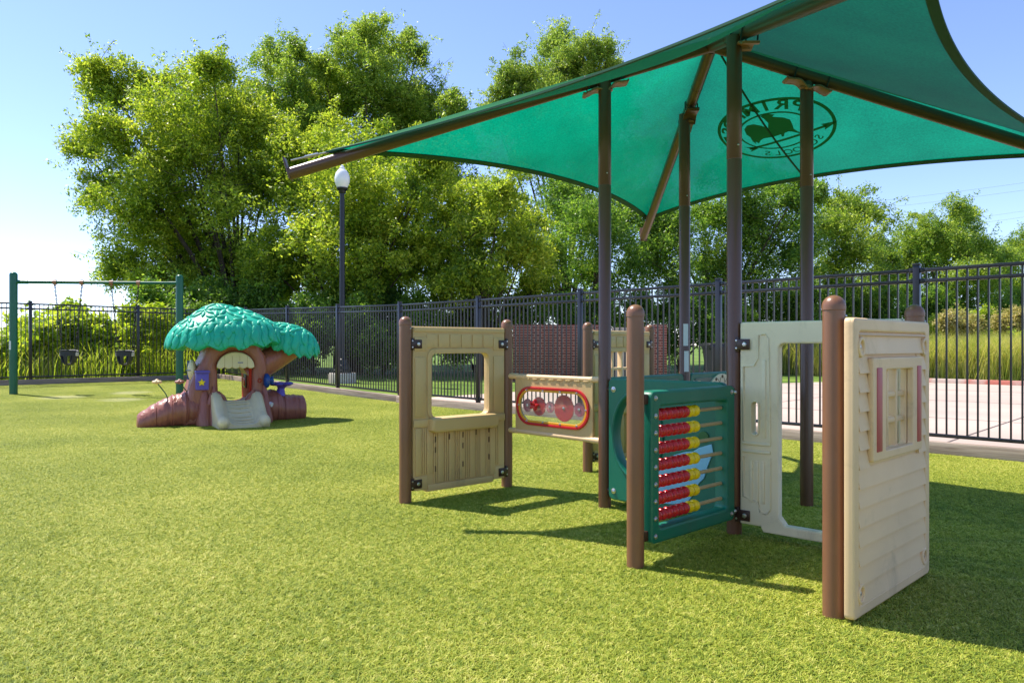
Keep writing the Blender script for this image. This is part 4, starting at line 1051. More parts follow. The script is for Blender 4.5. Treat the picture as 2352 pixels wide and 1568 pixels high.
def tree_house():
    o = Vector((-4.02, 10.32, 0)); t = thing("tree_play_house", "toddler tree play house with green leaf roof, brown trunk and cream slide", "play house", o, R(31))
    # trunk shell: outline with an arched opening
    D = 0.64
    outer = [(-0.66, 0.0), (-0.65, 0.28), (-0.60, 0.50), (-0.53, 0.72), (-0.43, 0.90), (-0.38, 1.02), (-0.40, 1.22), (0.36, 1.22), (0.36, 1.05), (0.42, 0.95), (0.44, 0.80), (0.42, 0.62), (0.40, 0.45), (0.46, 0.22), (0.52, 0.0)]
    hole = [(-0.215, 0.36), (-0.16, 0.315), (-0.08, 0.30), (0.08, 0.30), (0.16, 0.315), (0.215, 0.36), (0.225, 0.55), (0.235, 0.80)] + [(0.235 * math.cos(a), 0.80 + 0.21 * math.sin(a)) for a in np.linspace(0.15, math.pi - 0.15, 12)] + [(-0.235, 0.80), (-0.225, 0.55)]
    mb = MB(); mb.slab(outer, [hole[::-1]], D, 0.075, y=0.06)
    # limb on the right
    def ringat(c, rx, rz, tilt, n=20):
        d = Vector((math.cos(tilt), 0, math.sin(tilt))); up = Vector((-math.sin(tilt), 0, math.cos(tilt)))
        return [c + up * rz * math.sin(2 * math.pi * k / n) + Vector((0, 1, 0)) * rx * math.cos(2 * math.pi * k / n) for k in range(n)]
    loft(mb, [ringat(Vector((0.20, 0.0, 0.66)), 0.20, 0.22, R(35)), ringat(Vector((0.40, 0.0, 0.82)), 0.20, 0.20, R(35)), ringat(Vector((0.62, 0.02, 0.93)), 0.19, 0.18, R(28)), ringat(Vector((0.82, 0.03, 1.06)), 0.18, 0.17, R(38)), ringat(Vector((0.92, 0.03, 1.20)), 0.16, 0.15, R(60))])
    # roots
    for (x, y, s) in ((-0.40, -0.22, 0.13), (-0.29, -0.27, 0.10), (0.40, -0.22, 0.11)):
        loft(mb, [[Vector((x + s * k1 * math.cos(2 * math.pi * k / 14), y + s * 1.2 * k1 * math.sin(2 * math.pi * k / 14) - 0.08 * (1 - f), f * 0.55 - 0.01)) for k in range(14)] for f, k1 in ((0, 0.9), (0.15, 0.95), (0.4, 0.72), (0.7, 0.5), (1.0, 0.2))])
    trunk = mb.build("trunk", M_trunkp, t)
    # arch trim round the slide mouth
    a_ = MB(); a_.tube([Vector((-0.36, -0.30, 0.03)), Vector((-0.36, -0.31, 0.30)), Vector((-0.31, -0.31, 0.42)), Vector((-0.235, -0.31, 0.44)), Vector((-0.175, -0.31, 0.38)), Vector((-0.12, -0.31, 0.29)), Vector((0, -0.31, 0.265)), Vector((0.12, -0.31, 0.29)), Vector((0.175, -0.31, 0.38)), Vector((0.235, -0.31, 0.45)), Vector((0.31, -0.31, 0.43)), Vector((0.36, -0.31, 0.30)), Vector((0.36, -0.30, 0.03))], 0.038, 12)
    a_.build("slide_surround", M_trunkp, t)
    # inner red wall and its window
    i_ = MB(); i_.slab([(0.226, 0.30), (0.20, 0.30), (0.19, 0.8), (0.14, 0.93), (0.06, 0.995), (0.08, 1.008), (0.17, 0.97), (0.232, 0.86)], (), 0.58, 0.008, y=0.08)
    inner = i_.build("inner_wall", M_redin, t)
    i_ = MB(); i_.box((0.188, 0.05, 0.62), (0.03, 0.17, 0.26), 0.02); i_.build("inner_shelf", M_black, inner)
    i_ = MB(); i_.box((0.172, 0.05, 0.58), (0.02, 0.11, 0.12), 0.012); i_.build("red_handset", M_red, inner)
    # awning over the door
    w_ = MB(); P = [(0.25 * math.cos(a), 0.80 + 0.215 * math.sin(a)) for a in np.linspace(0, math.pi, 22)]
    n = 5; sc = []
    for k in range(n):
        for j in range(5):
            f = (k + j / 5) / n; sc.append((-0.25 + 0.5 * f, 0.80 - 0.022 * math.sin(math.pi * (j / 5))))
    w_.slab(P + sc, (), 0.06, 0.016, y=-0.275)
    aw = w_.build("door_awning", M_slide, t)
    s_ = MB()
    for k in range(1, n): s_.box((-0.25 + 0.5 * k / n, -0.3045, 0.88), (0.006, 0.003, 0.15), 0)
    s_.build("awning_groove", M_rod, aw)
    s_ = MB(); s_.slab(rrect(0.0, 0.842, 0.115, 0.888, 0.02), (), 0.006, 0.001, y=-0.307); s_.box((0.057, -0.311, 0.865), (0.07, 0.002, 0.012), 0, mi=1)
    s_.build("name_plate", [M_slide, M_bluep], aw)
    # cream slide
    sl = MB(); n = 22; rings = []
    prof = [(-0.30, 0.345), (-0.42, 0.31), (-0.55, 0.225), (-0.68, 0.13), (-0.80, 0.075), (-0.92, 0.055)]
    for y, z in prof:
        f = (-0.30 - y) / 0.62; wall = 0.115 * (1 - 0.25 * f); wd = 0.335 - 0.01 * f
        hw = z + wall
        r_ = [(-wd, y, -0.01), (-wd, y, hw - 0.03), (-wd + 0.02, y, hw), (-wd + 0.075, y, hw + 0.012), (-wd + 0.125, y, hw - 0.02), (-wd + 0.155, y, z + 0.02), (-0.12, y, z), (0, y, z - 0.006), (0.12, y, z), (wd - 0.155, y, z + 0.02), (wd - 0.125, y, hw - 0.02), (wd - 0.075, y, hw + 0.012), (wd - 0.02, y, hw), (wd, y, hw - 0.03), (wd, y, -0.01)]
        rings.append([Vector(p) for p in r_])
    loft(sl, rings)
    for k in range(7):
        f = (k + 1) / 8.5; i = min(int(f * 5), 4); g = f * 5 - i
        y = prof[i][0] * (1 - g) + prof[i + 1][0] * g; z = prof[i][1] * (1 - g) + prof[i + 1][1] * g
        sl.tube([Vector((-0.155, y, z + 0.008)), Vector((0, y - 0.01, z - 0.002)), Vector((0.155, y, z + 0.008))], 0.007, 8)
    # rounded bolsters at the slide's foot
    for s in (-1, 1):
        sl.ball((s * 0.262, -0.88, 0.085), (0.078, 0.12, 0.095))
    sl.build("slide", M_slide, t, smooth=50)
    # logs
    def log(pts, name):
        b_ = MB(); rings = []; N = 22
        P = [Vector(p[:3]) for p in pts]; rr = [p[3] for p in pts]; M2 = []
        K = 40
        for i in range(K + 1):
            f = i / K * (len(P) - 1); j = min(int(f), len(P) - 2); g = f - j; g = g * g * (3 - 2 * g)
            c = P[j].lerp(P[j + 1], g); r_ = rr[j] * (1 - g) + rr[j + 1] * g
            r_ *= 1 + 0.03 * math.sin(i * 2.1) + 0.025 * math.sin(i * 0.9 + 1)
            e = min(1, (i + 0.3) / 3.0, (K - i + 0.3) / 3.0); r_ *= math.sqrt(max(0.05, 1 - (1 - e) ** 2))
            rings.append([Vector((c.x, c.y + r_ * math.cos(2 * math.pi * k / N), max(c.z + r_ * math.sin(2 * math.pi * k / N), -0.015))) for k in range(N)])
        loft(b_, rings); return b_.build(name, M_trunkp, t, smooth=60)
    log([(-1.22, -0.02, 0.04, 0.14), (-1.0, -0.04, 0.13, 0.19), (-0.8, -0.06, 0.20, 0.22), (-0.62, -0.06, 0.22, 0.25), (-0.4, -0.02, 0.20, 0.24)], "left_root_log").name = "root_log"
    log([(0.38, 0.02, 0.20, 0.26), (0.60, 0.06, 0.20, 0.25), (0.72, 0.08, 0.16, 0.22), (0.92, 0.10, 0.15, 0.21), (1.06, 0.12, 0.14, 0.20)], "root_log")
    # knots cut into the logs
    # mailbox
    m_ = MB(); m_.box((-0.44, -0.285, 0.62), (0.165, 0.09, 0.25), 0.012); m_.box((-0.44, -0.30, 0.745), (0.185, 0.13, 0.035), 0.01, Matrix.Translation((0, 0, 0)))
    m_.box((-0.44, -0.335, 0.752), (0.07, 0.03, 0.024), 0.004)
    mbx = m_.build("mailbox", M_purple, t)
    P = [((0.052 if k % 2 == 0 else 0.026) * math.sin(math.pi * k / 5) - 0.45, 0.60 + (0.052 if k % 2 == 0 else 0.026) * math.cos(math.pi * k / 5)) for k in range(10)]
    s_ = MB(); s_.slab(P, (), 0.03, 0.008, y=-0.338); s_.build("star", M_yel, mbx)
    # blue knob, small window, white spout, red dial
    k_ = MB(); k_.ball((0.43, -0.24, 0.60), (0.05, 0.10, 0.105)); k_.ball((0.475, -0.26, 0.60), (0.05, 0.045, 0.045)); 
    for s in range(3): k_.box((0.50, -0.26, 0.60), (0.03, 0.13, 0.03), 0.01, Matrix.Translation((0.5, -0.26, 0.6)) @ Matrix.Rotation(R(60 * s), 4, 'X') @ Matrix.Translation((-0.5, 0.26, -0.6)))
    k_.build("blue_dial", M_bluep, t)
    k_ = MB(); k_.slab(ell(0.325, 0.605, 0.028, 0.034, 16), [ell(0.325, 0.605, 0.016, 0.022, 16)[::-1]], 0.014, 0.003, y=-0.268); k_.build("red_ring", M_redin, t)
    k_ = MB(); k_.tube([Vector((0.44, -0.27, 0.27)), Vector((0.49, -0.31, 0.255))], 0.034, 14); k_.build("white_spout", M_white, t)
    k_ = MB(); k_.ball((-0.535, -0.02, 0.76), (0.06, 0.15, 0.15)); w2 = k_.build("side_window", M_slide, t)
    k_ = MB(); k_.box((-0.58, -0.02, 0.76), (0.035, 0.012, 0.26), 0.003); k_.box((-0.58, -0.02, 0.76), (0.035, 0.25, 0.012), 0.003); k_.build("window_bar", M_bluep, w2)
    # purple flower seat on the right log
    f_ = MB()
    for k in range(5):
        a = 2 * math.pi * k / 5 + 0.3; f_.ball((0.70 + 0.11 * math.cos(a), 0.02 + 0.10 * math.sin(a), 0.535), (0.075, 0.07, 0.03), u=14, v=8)
    f_.ball((0.70, 0.02, 0.53), (0.09, 0.09, 0.035)); f_.tube([Vector((0.68, 0.02, 0.36)), Vector((0.69, 0.02, 0.47)), Vector((0.70, 0.02, 0.52))], [0.075, 0.05, 0.09], 14)
    f_.build("purple_flower", M_purple, t)
    # toy flowers on the left log
    for (x, z, m) in ((-0.98, 0.60, mat("cream_flower", lin(232, 200, 150), 0.4)), (-0.70, 0.595, mat("mauve_flower", lin(160, 110, 96), 0.4))):
        s_ = MB(); s_.tube([Vector((x + 0.17, -0.10, 0.30)), Vector((x + 0.10, -0.10, 0.46)), Vector((x, -0.10, z))], 0.008, 6)
        st = s_.build("flower_stem", M_swgreen, t)
        s_ = MB()
        for k in range(6): a = k * math.pi / 3; s_.ball((x + 0.035 * math.cos(a), -0.10 + 0.035 * math.sin(a), z + 0.01), (0.03, 0.03, 0.022), u=10, v=6)
        s_.ball((x, -0.10, z + 0.015), (0.035, 0.035, 0.035), u=10, v=8); s_.build("flower_head", m, st)
    # leafy roof: a scalloped dome covered in raised leaves
    def dome(name, c, rx, ry, hz, drop, tilt, nleaf, seed, bumps):
        rg = np.random.default_rng(seed); b_ = MB(); N = 96; K = 22
        def P(th, ph):
            # ph 0 top .. 1 rim
            a = ph * math.pi / 2
            rad = math.sin(a) ** 0.85
            sc_ = 1 + 0.05 * ph ** 4 * (abs(math.sin(th * 7.5)) - 0.5) + 0.05 * math.sin(3 * th + seed) * ph
            x, y = rx * rad * sc_ * math.cos(th), ry * rad * sc_ * math.sin(th)
            z = hz * math.cos(a) ** 0.9 - drop * ph ** 3 * (0.75 + 0.25 * math.cos(th * 2 + seed)) + 0.03 * ph ** 5 * math.sin(th * 15)
            for bx, by, bh, br in bumps: z += bh * math.exp(-((x - bx) ** 2 + (y - by) ** 2) / br ** 2)
            z += tilt * x
            return Vector((c[0] + x, c[1] + y, c[2] + z))
        b2 = bmesh.new(); rows = [[b2.verts.new(P(0, 0))]]
        for i in range(1, K + 1): rows.append([b2.verts.new(P(2 * math.pi * k / N, i / K)) for k in range(N)])
        under = [b2.verts.new(Vector((c[0], c[1], c[2])) + (P(2 * math.pi * k / N, 1) - Vector(c)) * 0.93 + Vector((0, 0, -0.03))) for k in range(N)]
        cen = [b2.verts.new(Vector((c[0], c[1], c[2])) + (P(2 * math.pi * k / N, 1) - Vector(c)) * 0.55 + Vector((0, 0, 0.10))) for k in range(N)]
        for k in range(N): b2.faces.new((rows[0][0], rows[1][k], rows[1][(k + 1) % N]))
        for x, y in list(zip(rows[1:], rows[2:])) + [(rows[-1], under), (under, cen)]:
            for k in range(N): b2.faces.new((x[k], y[k], y[(k + 1) % N], x[(k + 1) % N]))
        b2.faces.new(cen)
        bmesh.ops.recalc_face_normals(b2, faces=b2.faces[:]); b_._bm(b2, None, 0)
        # raised leaves, in rosettes
        ros = []
        tries = 0; ctr = []
        while len(ros) < nleaf and tries < 4000:
            tries += 1; q_ = (rg.uniform(0, 2 * math.pi), math.sqrt(rg.uniform(0.0, 0.42))); w_ = P(*q_)
            if all((w_ - z_).length > 0.20 for z_ in ctr): ctr.append(w_); ros.append(q_)
        def press(q, d_, n2, ln, wdr, hgt):
            d2 = (d_ - n2 * d_.dot(n2)).normalized(); s2 = n2.cross(d2)
            M_ = Matrix((d2, s2, n2)).transposed().to_4x4(); M_.translation = q
            bb = bmesh.new(); bmesh.ops.create_uvsphere(bb, u_segments=12, v_segments=8, radius=1)
            for v in bb.verts: v.co = Vector((v.co.x * ln, v.co.y * ln * wdr * (1 - 0.35 * abs(v.co.x)), v.co.z * hgt))
            b_._bm(bb, M_, 0)
        per = 2 * math.pi * math.sqrt((rx * rx + ry * ry) / 2)
        for ph, ln, off in ((0.90, 0.105, 0.0), (0.76, 0.10, 0.5), (0.66, 0.085, 0.0)):
            n_ = int(per * math.sin(ph * math.pi / 2) / 0.125)
            for k in range(n_):
                th = 2 * math.pi * (k + off) / n_ + rg.uniform(-0.03, 0.03); pj = ph + rg.uniform(-0.03, 0.03); e = 0.01
                q = P(th, pj); tv = P(th, min(pj + e, 1.0)) - P(th, pj - e); tu = P(th + e, pj) - q; n2 = tu.cross(tv); n2.normalize()
                if n2.x * math.cos(th) + n2.y * math.sin(th) + n2.z * 0.6 < 0: n2 = -n2
                press(q, tv.normalized(), n2, ln * rg.uniform(0.85, 1.15), 0.56, 0.022)
        for th0, ph0 in ros:
            base = P(th0, ph0); e = 0.01
            du = (P(th0 + e, ph0) - base).normalized(); dv = (P(th0, ph0 + e) - base).normalized(); nr = du.cross(dv)
            if nr.z < 0: nr = -nr
            nr.normalize(); m0 = rg.uniform(0, 6.28); nl = int(rg.integers(5, 7))
            for k in range(nl):
                a = m0 + 2 * math.pi * k / nl + rg.uniform(-0.2, 0.2); ln = rg.uniform(0.07, 0.092); off = ln * 1.08
                d_ = du * math.cos(a) + (nr.cross(du)) * math.sin(a)
                q = base + d_ * off
                # drop onto the surface
                lx, ly = q.x - c[0], q.y - c[1]; tt = math.atan2(ly / ry, lx / rx); rr_ = min(math.hypot(lx / rx, ly / ry), 0.985)
                ph = 2 / math.pi * math.asin(min(rr_ ** (1 / 0.85), 1)); q = P(tt, ph)
                q2 = P(tt + e, ph); q3 = P(tt, min(ph + e, 1.0)); n2 = (q2 - q).cross(q3 - q)
                if n2.length < 1e-9: continue
                n2.normalize(); n2 = n2 if n2.z > 0 or ph > 0.8 and (n2.x * lx + n2.y * ly) > 0 else -n2
                d2 = (d_ - n2 * d_.dot(n2)).normalized(); s2 = n2.cross(d2)
                M_ = Matrix((d2, s2, n2)).transposed().to_4x4(); M_.translation = q
                bb = bmesh.new(); bmesh.ops.create_uvsphere(bb, u_segments=10, v_segments=6, radius=1)
                for v in bb.verts:
                    tpr = 1 - 0.35 * abs(v.co.x)
                    v.co = Vector((v.co.x * ln, v.co.y * ln * 0.40 * tpr, v.co.z * 0.02))
                b_._bm(bb, M_, 0)
        return b_.build(name, M_crownp, t, smooth=60)
    dome("leaf_roof", (-0.10, 0.0, 1.19), 0.75, 0.62, 0.36, 0.115, 0.06, 70, 3, [(-0.15, -0.05, 0.14, 0.30), (0.25, 0.1, 0.06, 0.25)])
    dome("leaf_roof", (0.80, 0.06, 1.17), 0.42, 0.40, 0.25, 0.20, -0.18, 28, 9, [])
tree_house()

# ------------------------------------------------------------------ lamp post
def lamp():
    b0 = at(786, 884, 19.6); z = tz(b0.x, b0.y) - 0.03
    o = Vector((b0.x, b0.y, z)); t = thing("street_lamp", "black lamp post with a white acorn globe on a concrete footing beyond the fence", "street lamp", o)
    mb = MB(); mb.lathe([(0.37, -0.1), (0.37, 0.23), (0.35, 0.26), (0, 0.26)], seg=28); mb.build("footing", M_conc, t)
    top = EYE + (HOR - 378) * 19.6 / FPX - z
    mb = MB(); mb.lathe([(0.26, 0.26), (0.26, 0.34), (0.22, 0.36), (0.21, 0.46), (0.17, 0.50), (0.15, 0.62), (0.10, 0.66), (0.085, 0.9), (0.078, 1.0), (0.066, top - 1.0), (0.06, top - 0.80), (0.09, top - 0.77), (0.10, top - 0.72), (0.15, top - 0.68), (0.16, top - 0.64), (0, top - 0.63)], seg=22)
    mb.build("pole", mat("black_lamp_paint", lin(24, 26, 33), 0.4, 0.1), t)
    g = MB(); h = top
    g.lathe([(0.13, h - 0.64), (0.175, h - 0.56), (0.205, h - 0.45), (0.205, h - 0.36), (0.175, h - 0.24), (0.11, h - 0.15), (0.07, h - 0.13), (0.075, h - 0.09), (0.045, h - 0.07), (0.04, h - 0.03), (0.012, h - 0.01), (0, h)], seg=24)
    g.build("globe", M_globe, t)
lamp()

# ------------------------------------------------------------------ brick enclosure, bin
def brick_mat():
    m = bpy.data.materials.new("brick"); m.use_nodes = True; t = m.node_tree; p = t.nodes["Principled BSDF"]; p.inputs["Roughness"].default_value = 0.9
    tc = t.nodes.new("ShaderNodeTexCoord"); mp = t.nodes.new("ShaderNodeMapping"); mp.inputs["Rotation"].default_value = (R(90), 0, 0)
    b_ = t.nodes.new("ShaderNodeTexBrick"); b_.inputs["Scale"].default_value = 1.0
    b_.inputs["Brick Width"].default_value = 0.21; b_.inputs["Row Height"].default_value = 0.076; b_.inputs["Mortar Size"].default_value = 0.011; b_.inputs["Bias"].default_value = -0.2
    b_.inputs["Color1"].default_value = lin(122, 64, 48); b_.inputs["Color2"].default_value = lin(88, 46, 38); b_.inputs["Mortar"].default_value = lin(156, 126, 108)
    n = t.nodes.new("ShaderNodeTexNoise"); n.inputs["Scale"].default_value = 40
    mx = t.nodes.new("ShaderNodeMix"); mx.data_type = 'RGBA'; mx.blend_type = 'OVERLAY'; mx.inputs[0].default_value = 0.3
    L = t.links.new; L(tc.outputs["Object"], mp.inputs[0]); L(mp.outputs[0], b_.inputs[0]); L(tc.outputs["Object"], n.inputs[0])
    L(b_.outputs[0], mx.inputs[6]); L(n.outputs[0], mx.inputs[7]); L(mx.outputs[2], p.inputs["Base Color"])
    bn = t.nodes.new("ShaderNodeBump"); bn.inputs["Strength"].default_value = 0.5; bn.inputs["Distance"].default_value = 0.01; bn.invert = True
    L(b_.outputs[1], bn.inputs["Height"]); L(bn.outputs[0], p.inputs["Normal"])
    return m
M_brick = brick_mat()
def enclosure():
    Y = 21.0; X = lambda u: (u - 1176) * Y / FPX
    o = Vector((X(1178), Y, 0)); h = 1.72; t = thing("brick_enclosure", "red brick bin enclosure with a beige boarded gate beyond the fence", "enclosure", o)
    def wall(x0, x1, y0, y1, hh):
        mb = MB(); mb.box(((x0 + x1) / 2, (y0 + y1) / 2, hh / 2 - 0.03), (x1 - x0, y1 - y0, hh + 0.06), 0.004); return mb.build("brick_wall", M_brick, t)
    g0, g1, x2 = X(1404) - o.x, X(1490) - o.x, X(1532) - o.x
    wall(0, g0, 0, 0.25, h); wall(g1, x2, 0, 0.25, h); wall(0, 0.25, 0.252, 3.0, h - 0.003); wall(x2 - 0.25, x2, 0.252, 3.0, h - 0.003)
    g = MB(); n = 11; wd = (g1 - g0 - 0.04) / n
    for k in range(n): g.box((g0 + 0.02 + wd * (k + 0.5), 0.12, 0.86), (wd - 0.012, 0.03, 1.56), 0.004)
    for z in (0.3, 1.4): g.box(((g0 + g1) / 2, 0.15, z), (g1 - g0 - 0.05, 0.03, 0.1), 0.003)
    g.build("gate", M_siding, t)
enclosure()
def bin_():
    p = at(1660, 869, 24.0); o = Vector((p.x, p.y, -0.012)); t = thing("waste_bin", "large black wheeled bin with a white label beyond the fence", "waste bin", o, R(8))
    mb = MB(); n = 4
    loft(mb, [[Vector((sx * w_ / 2, sy * d_ / 2, z)) for sx, sy in ((-1, -1), (1, -1), (1, 1), (-1, 1))] for w_, d_, z in ((0.92, 0.60, 0.10), (1.12, 0.74, 1.02), (1.16, 0.78, 1.03), (1.16, 0.78, 1.09))])
    body = mb.build("body", M_bin, t, smooth=20)
    l_ = MB(); l_.slab([(-0.42, 1.09), (0.42, 1.09), (0.40, 1.17), (0.2, 1.21), (-0.2, 1.21), (-0.40, 1.17)], (), 1.24, 0.02, M=Matrix.Rotation(R(90), 4, 'Z')); l_.build("lid", M_bin, t)
    for s in (-1, 1):
        w_ = MB(); w_.tube([(s * 0.50, 0.25, 0.13), (s * 0.57, 0.25, 0.13)], 0.13, 18); w_.build("wheel", M_rubber, t)
    for (x, z, w2, h2) in ((0.28, 0.62, 0.30, 0.16), (0.25, 0.78, 0.36, 0.06)):
        s_ = MB(); s_.box((x, -0.372 + (1.02 - z) * 0.076 - 0.003, z), (w2, 0.003, h2), 0, None); s_.build("label", M_white, body)
bin_()

# ------------------------------------------------------------------ trees and shrubs
GREENS = {
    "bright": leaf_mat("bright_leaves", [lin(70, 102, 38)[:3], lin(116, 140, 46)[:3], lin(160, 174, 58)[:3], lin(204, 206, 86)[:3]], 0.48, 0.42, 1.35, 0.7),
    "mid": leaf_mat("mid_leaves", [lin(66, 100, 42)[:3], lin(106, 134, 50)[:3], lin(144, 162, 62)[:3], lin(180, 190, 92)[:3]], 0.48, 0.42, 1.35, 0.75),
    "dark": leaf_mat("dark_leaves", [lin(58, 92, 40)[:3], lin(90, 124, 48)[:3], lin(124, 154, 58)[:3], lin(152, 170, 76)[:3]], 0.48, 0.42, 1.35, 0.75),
    "weed": leaf_mat("weed_leaves", [lin(96, 128, 34)[:3], lin(140, 162, 46)[:3], lin(176, 188, 62)[:3], lin(200, 204, 90)[:3]], 0.5, 0.5, 1.25),
    "olive": leaf_mat("olive_leaves", [lin(72, 102, 44)[:3], lin(110, 136, 56)[:3], lin(146, 164, 72)[:3], lin(180, 188, 98)[:3]], 0.48, 0.42, 1.35, 0.75),
}
def leaves(P, D, ln, wd, up=0.25):
    """P points, D rough directions -> rhombus leaves"""
    n = len(P)
    nrm = rng.normal(size=(n, 3)); nrm[:, 2] = np.abs(nrm[:, 2]) + up; nrm /= np.linalg.norm(nrm, axis=1, keepdims=True)
    d = D + rng.normal(size=(n, 3)) * 0.8; d -= nrm * np.sum(d * nrm, 1, keepdims=True); d /= np.linalg.norm(d, axis=1, keepdims=True) + 1e-6
    s = np.cross(nrm, d)
    L = (ln * rng.uniform(0.6, 1.35, n))[:, None]; W = (wd * rng.uniform(0.6, 1.3, n))[:, None]
    return np.stack([P - d * L * 0.5, P + s * W * 0.5 - d * L * 0.08, P + d * L * 0.5, P - s * W * 0.5 - d * L * 0.08], 1)
def spray_leaves(c, r, nspray, per, ln, wd, sq=0.9, twig=None):
    """leafy sprays bursting from an uneven clump; returns quads"""
    u = rng.normal(size=(nspray, 3)); u[:, 2] += 0.25; u /= np.linalg.norm(u, axis=1, keepdims=True)
    f = rng.uniform(0.05, 0.95, nspray) ** 0.6
    base = c + u * (f * r)[:, None] * np.array([1, 1, sq])
    ax = u + rng.normal(size=(nspray, 3)) * 0.55 + np.array([0, 0, 0.35]); ax /= np.linalg.norm(ax, axis=1, keepdims=True)
    ll = rng.uniform(0.25, 0.8, nspray) * (0.35 + 0.55 * r)
    k = rng.uniform(0, 1, (nspray, per))
    P = base[:, None, :] + ax[:, None, :] * (k * ll[:, None])[..., None]
    P[..., 2] -= 0.25 * (k ** 2) * ll[:, None]
    sp = (0.12 + 0.05 * r) * (1 - 0.55 * k)
    P = P + rng.normal(size=P.shape) * sp[..., None]
    D = np.repeat(ax[:, None, :], per, 1)
    if twig is not None: twig.extend([(b_, b_ + a_ * l_ * 0.8) for b_, a_, l_ in zip(base[:: 3], ax[:: 3], ll[:: 3])])
    return leaves(P.reshape(-1, 3), D.reshape(-1, 3), ln, wd)
def tree(name, label, Y, base_u, lobes, col, ln=0.135, wd=0.058, dens=1.0, depth=1.0, trunk_r=0.24, group="trees beyond the fence", cat="tree", trunks=1, spread=1.0):
    bx = (base_u - 1176) * Y / FPX; gz = tz(bx, Y) - 0.04
    o = Vector((bx, Y, gz)); t = thing(name, label, cat, o, 0, group)
    Q = []; twigs = []; tm = MB()
    for (u, v, rp) in lobes:
        y = Y + rng.uniform(-1, 1) * depth * 2.2
        c = np.array(at(u, v, y)); r = rp * y / FPX
        # break each clump into smaller ones so the outline stays ragged
        for _ in range(9):
            w_ = rng.normal(size=3); w_ /= np.linalg.norm(w_); cc = c + w_ * r * rng.uniform(0.2, 1.0) * np.array([1, 1.1, 0.95]); rr = r * rng.uniform(0.26, 0.58)
            if cc[2] - gz < rr * 0.5: cc[2] = gz + rr * 0.5
            ns = int(dens * (10 + 42 * rr * rr)); Q.append(spray_leaves(cc, rr, ns, 34, ln, wd, twig=twigs))
        nl = max(3, int(5.5 * r * r * dens)); uu = rng.normal(size=(nl, 3)); uu[:, 2] += 0.5; uu /= np.linalg.norm(uu, axis=1, keepdims=True)
        for w_ in uu:                                                    # long loose shoots that break the outline
            ll = rng.uniform(0.5, 1.25) * (0.45 + 0.55 * r); b0 = c + w_ * r * rng.uniform(0.8, 1.15); k = rng.uniform(0, 1, 46)
            ax = w_ + rng.normal(size=3) * 0.35 + np.array([0, 0, 0.25]); ax /= np.linalg.norm(ax)
            Pq = b0 + ax * (k * ll)[:, None] + rng.normal(size=(46, 3)) * (0.13 * (1 - 0.65 * k))[:, None]; Pq[:, 2] -= 0.18 * ll * k ** 2
            if (Pq[:, 2] < gz + 0.2).any(): continue
            Q.append(leaves(Pq, np.repeat(ax[None], 46, 0), ln, wd)); twigs.append((c, b0 + ax * ll * 0.9)); twigs.append((b0, b0)); twigs.append((b0, b0)); twigs.append((b0, b0))
        # limb to the clump
        a = o + Vector((rng.normal() * 0.015, rng.normal() * 0.015, 0)); e = Vector(c)
        h = max(e.z - o.z, 0.4); m1 = o + Vector(((e.x - o.x) * 0.12, (e.y - o.y) * 0.12, h * 0.35)); m2 = o + Vector(((e.x - o.x) * 0.5 + rng.normal() * .25, (e.y - o.y) * 0.5, h * 0.68))
        pts = []
        for k in range(9):
            s = k / 8; pts.append(((1 - s) ** 3) * a + 3 * s * (1 - s) ** 2 * m1 + 3 * s * s * (1 - s) * m2 + s ** 3 * e - o)
        tm.tube(pts, [max(0.012, trunk_r * 0.32 * (1 - k / 8) ** 0.9 + 0.012) for k in range(9)], 6)
    if trunk_r <= 0.1: tm.tube([(0, 0, -0.15), (0, 0, 0.12), (0, 0, 0.3)], [0.07, 0.06, 0.04], 8)
    if trunk_r > 0.1: 
        for j in range(trunks):
            dx = (j - (trunks - 1) / 2) * 0.6
            tm.tube([Vector((dx, 0, -0.2)), Vector((dx * 1.1 + 0.05, 0, 1.2)), Vector((dx * 1.4 - 0.05, 0.05, 2.6)), Vector((dx * 1.8, 0, 4.2))], [trunk_r * 1.25, trunk_r, trunk_r * 0.85, trunk_r * 0.5], 10)
    for b_, e in twigs[:: 4]:
        if (Vector(e) - Vector(b_)).length < 0.02: continue
        tm.tube([Vector(b_) - o, Vector(e) - o], [0.016, 0.006], 3, caps=False)
    tm.build("trunk", M_bark, t, smooth=50)
    V = np.concatenate(Q, 0) - np.array(o)
    quads_obj("crown", V, GREENS[col], t)
    return t
TA = [(250, 190, 62), (215, 160, 36), (330, 250, 95), (235, 300, 85), (180, 345, 45), (300, 400, 110), (230, 455, 70), (330, 540, 95), (440, 235, 85), (430, 330, 115), (520, 250, 95), (470, 430, 125), (560, 360, 115), (490, 165, 45), (360, 190, 45), (290, 620, 55), (400, 630, 75), (500, 580, 110), (580, 480, 115), (350, 470, 80), (440, 640, 75), (540, 650, 75), (590, 590, 80), (610, 420, 85), (420, 520, 90), (400, 340, 80), (550, 280, 75), (470, 330, 80), (610, 660, 60), (340, 650, 45)]
tree("broadleaf_tree", "broad yellow green tree at left whose crown overhangs the swings", 27, 545, TA, "bright", trunk_r=0.26, trunks=2)
TB = [(850, 80, 48), (790, 95, 40), (905, 130, 62), (840, 175, 90), (960, 110, 34), (780, 230, 75), (930, 220, 90), (990, 240, 60), (1040, 245, 42), (880, 290, 110), (720, 290, 70), (660, 200, 60), (640, 130, 42), (680, 130, 30), (620, 230, 70), (690, 380, 90), (960, 320, 90), (1010, 330, 60), (740, 240, 70), (660, 300, 75), (1060, 300, 50), (860, 380, 90), (1000, 420, 80), (715, 190, 45), (740, 150, 35), (770, 180, 50), (690, 240, 55)]
tree("broadleaf_tree", "tallest dark topped tree rising behind the lamp globe", 33, 860, TB, "mid", trunk_r=0.34)
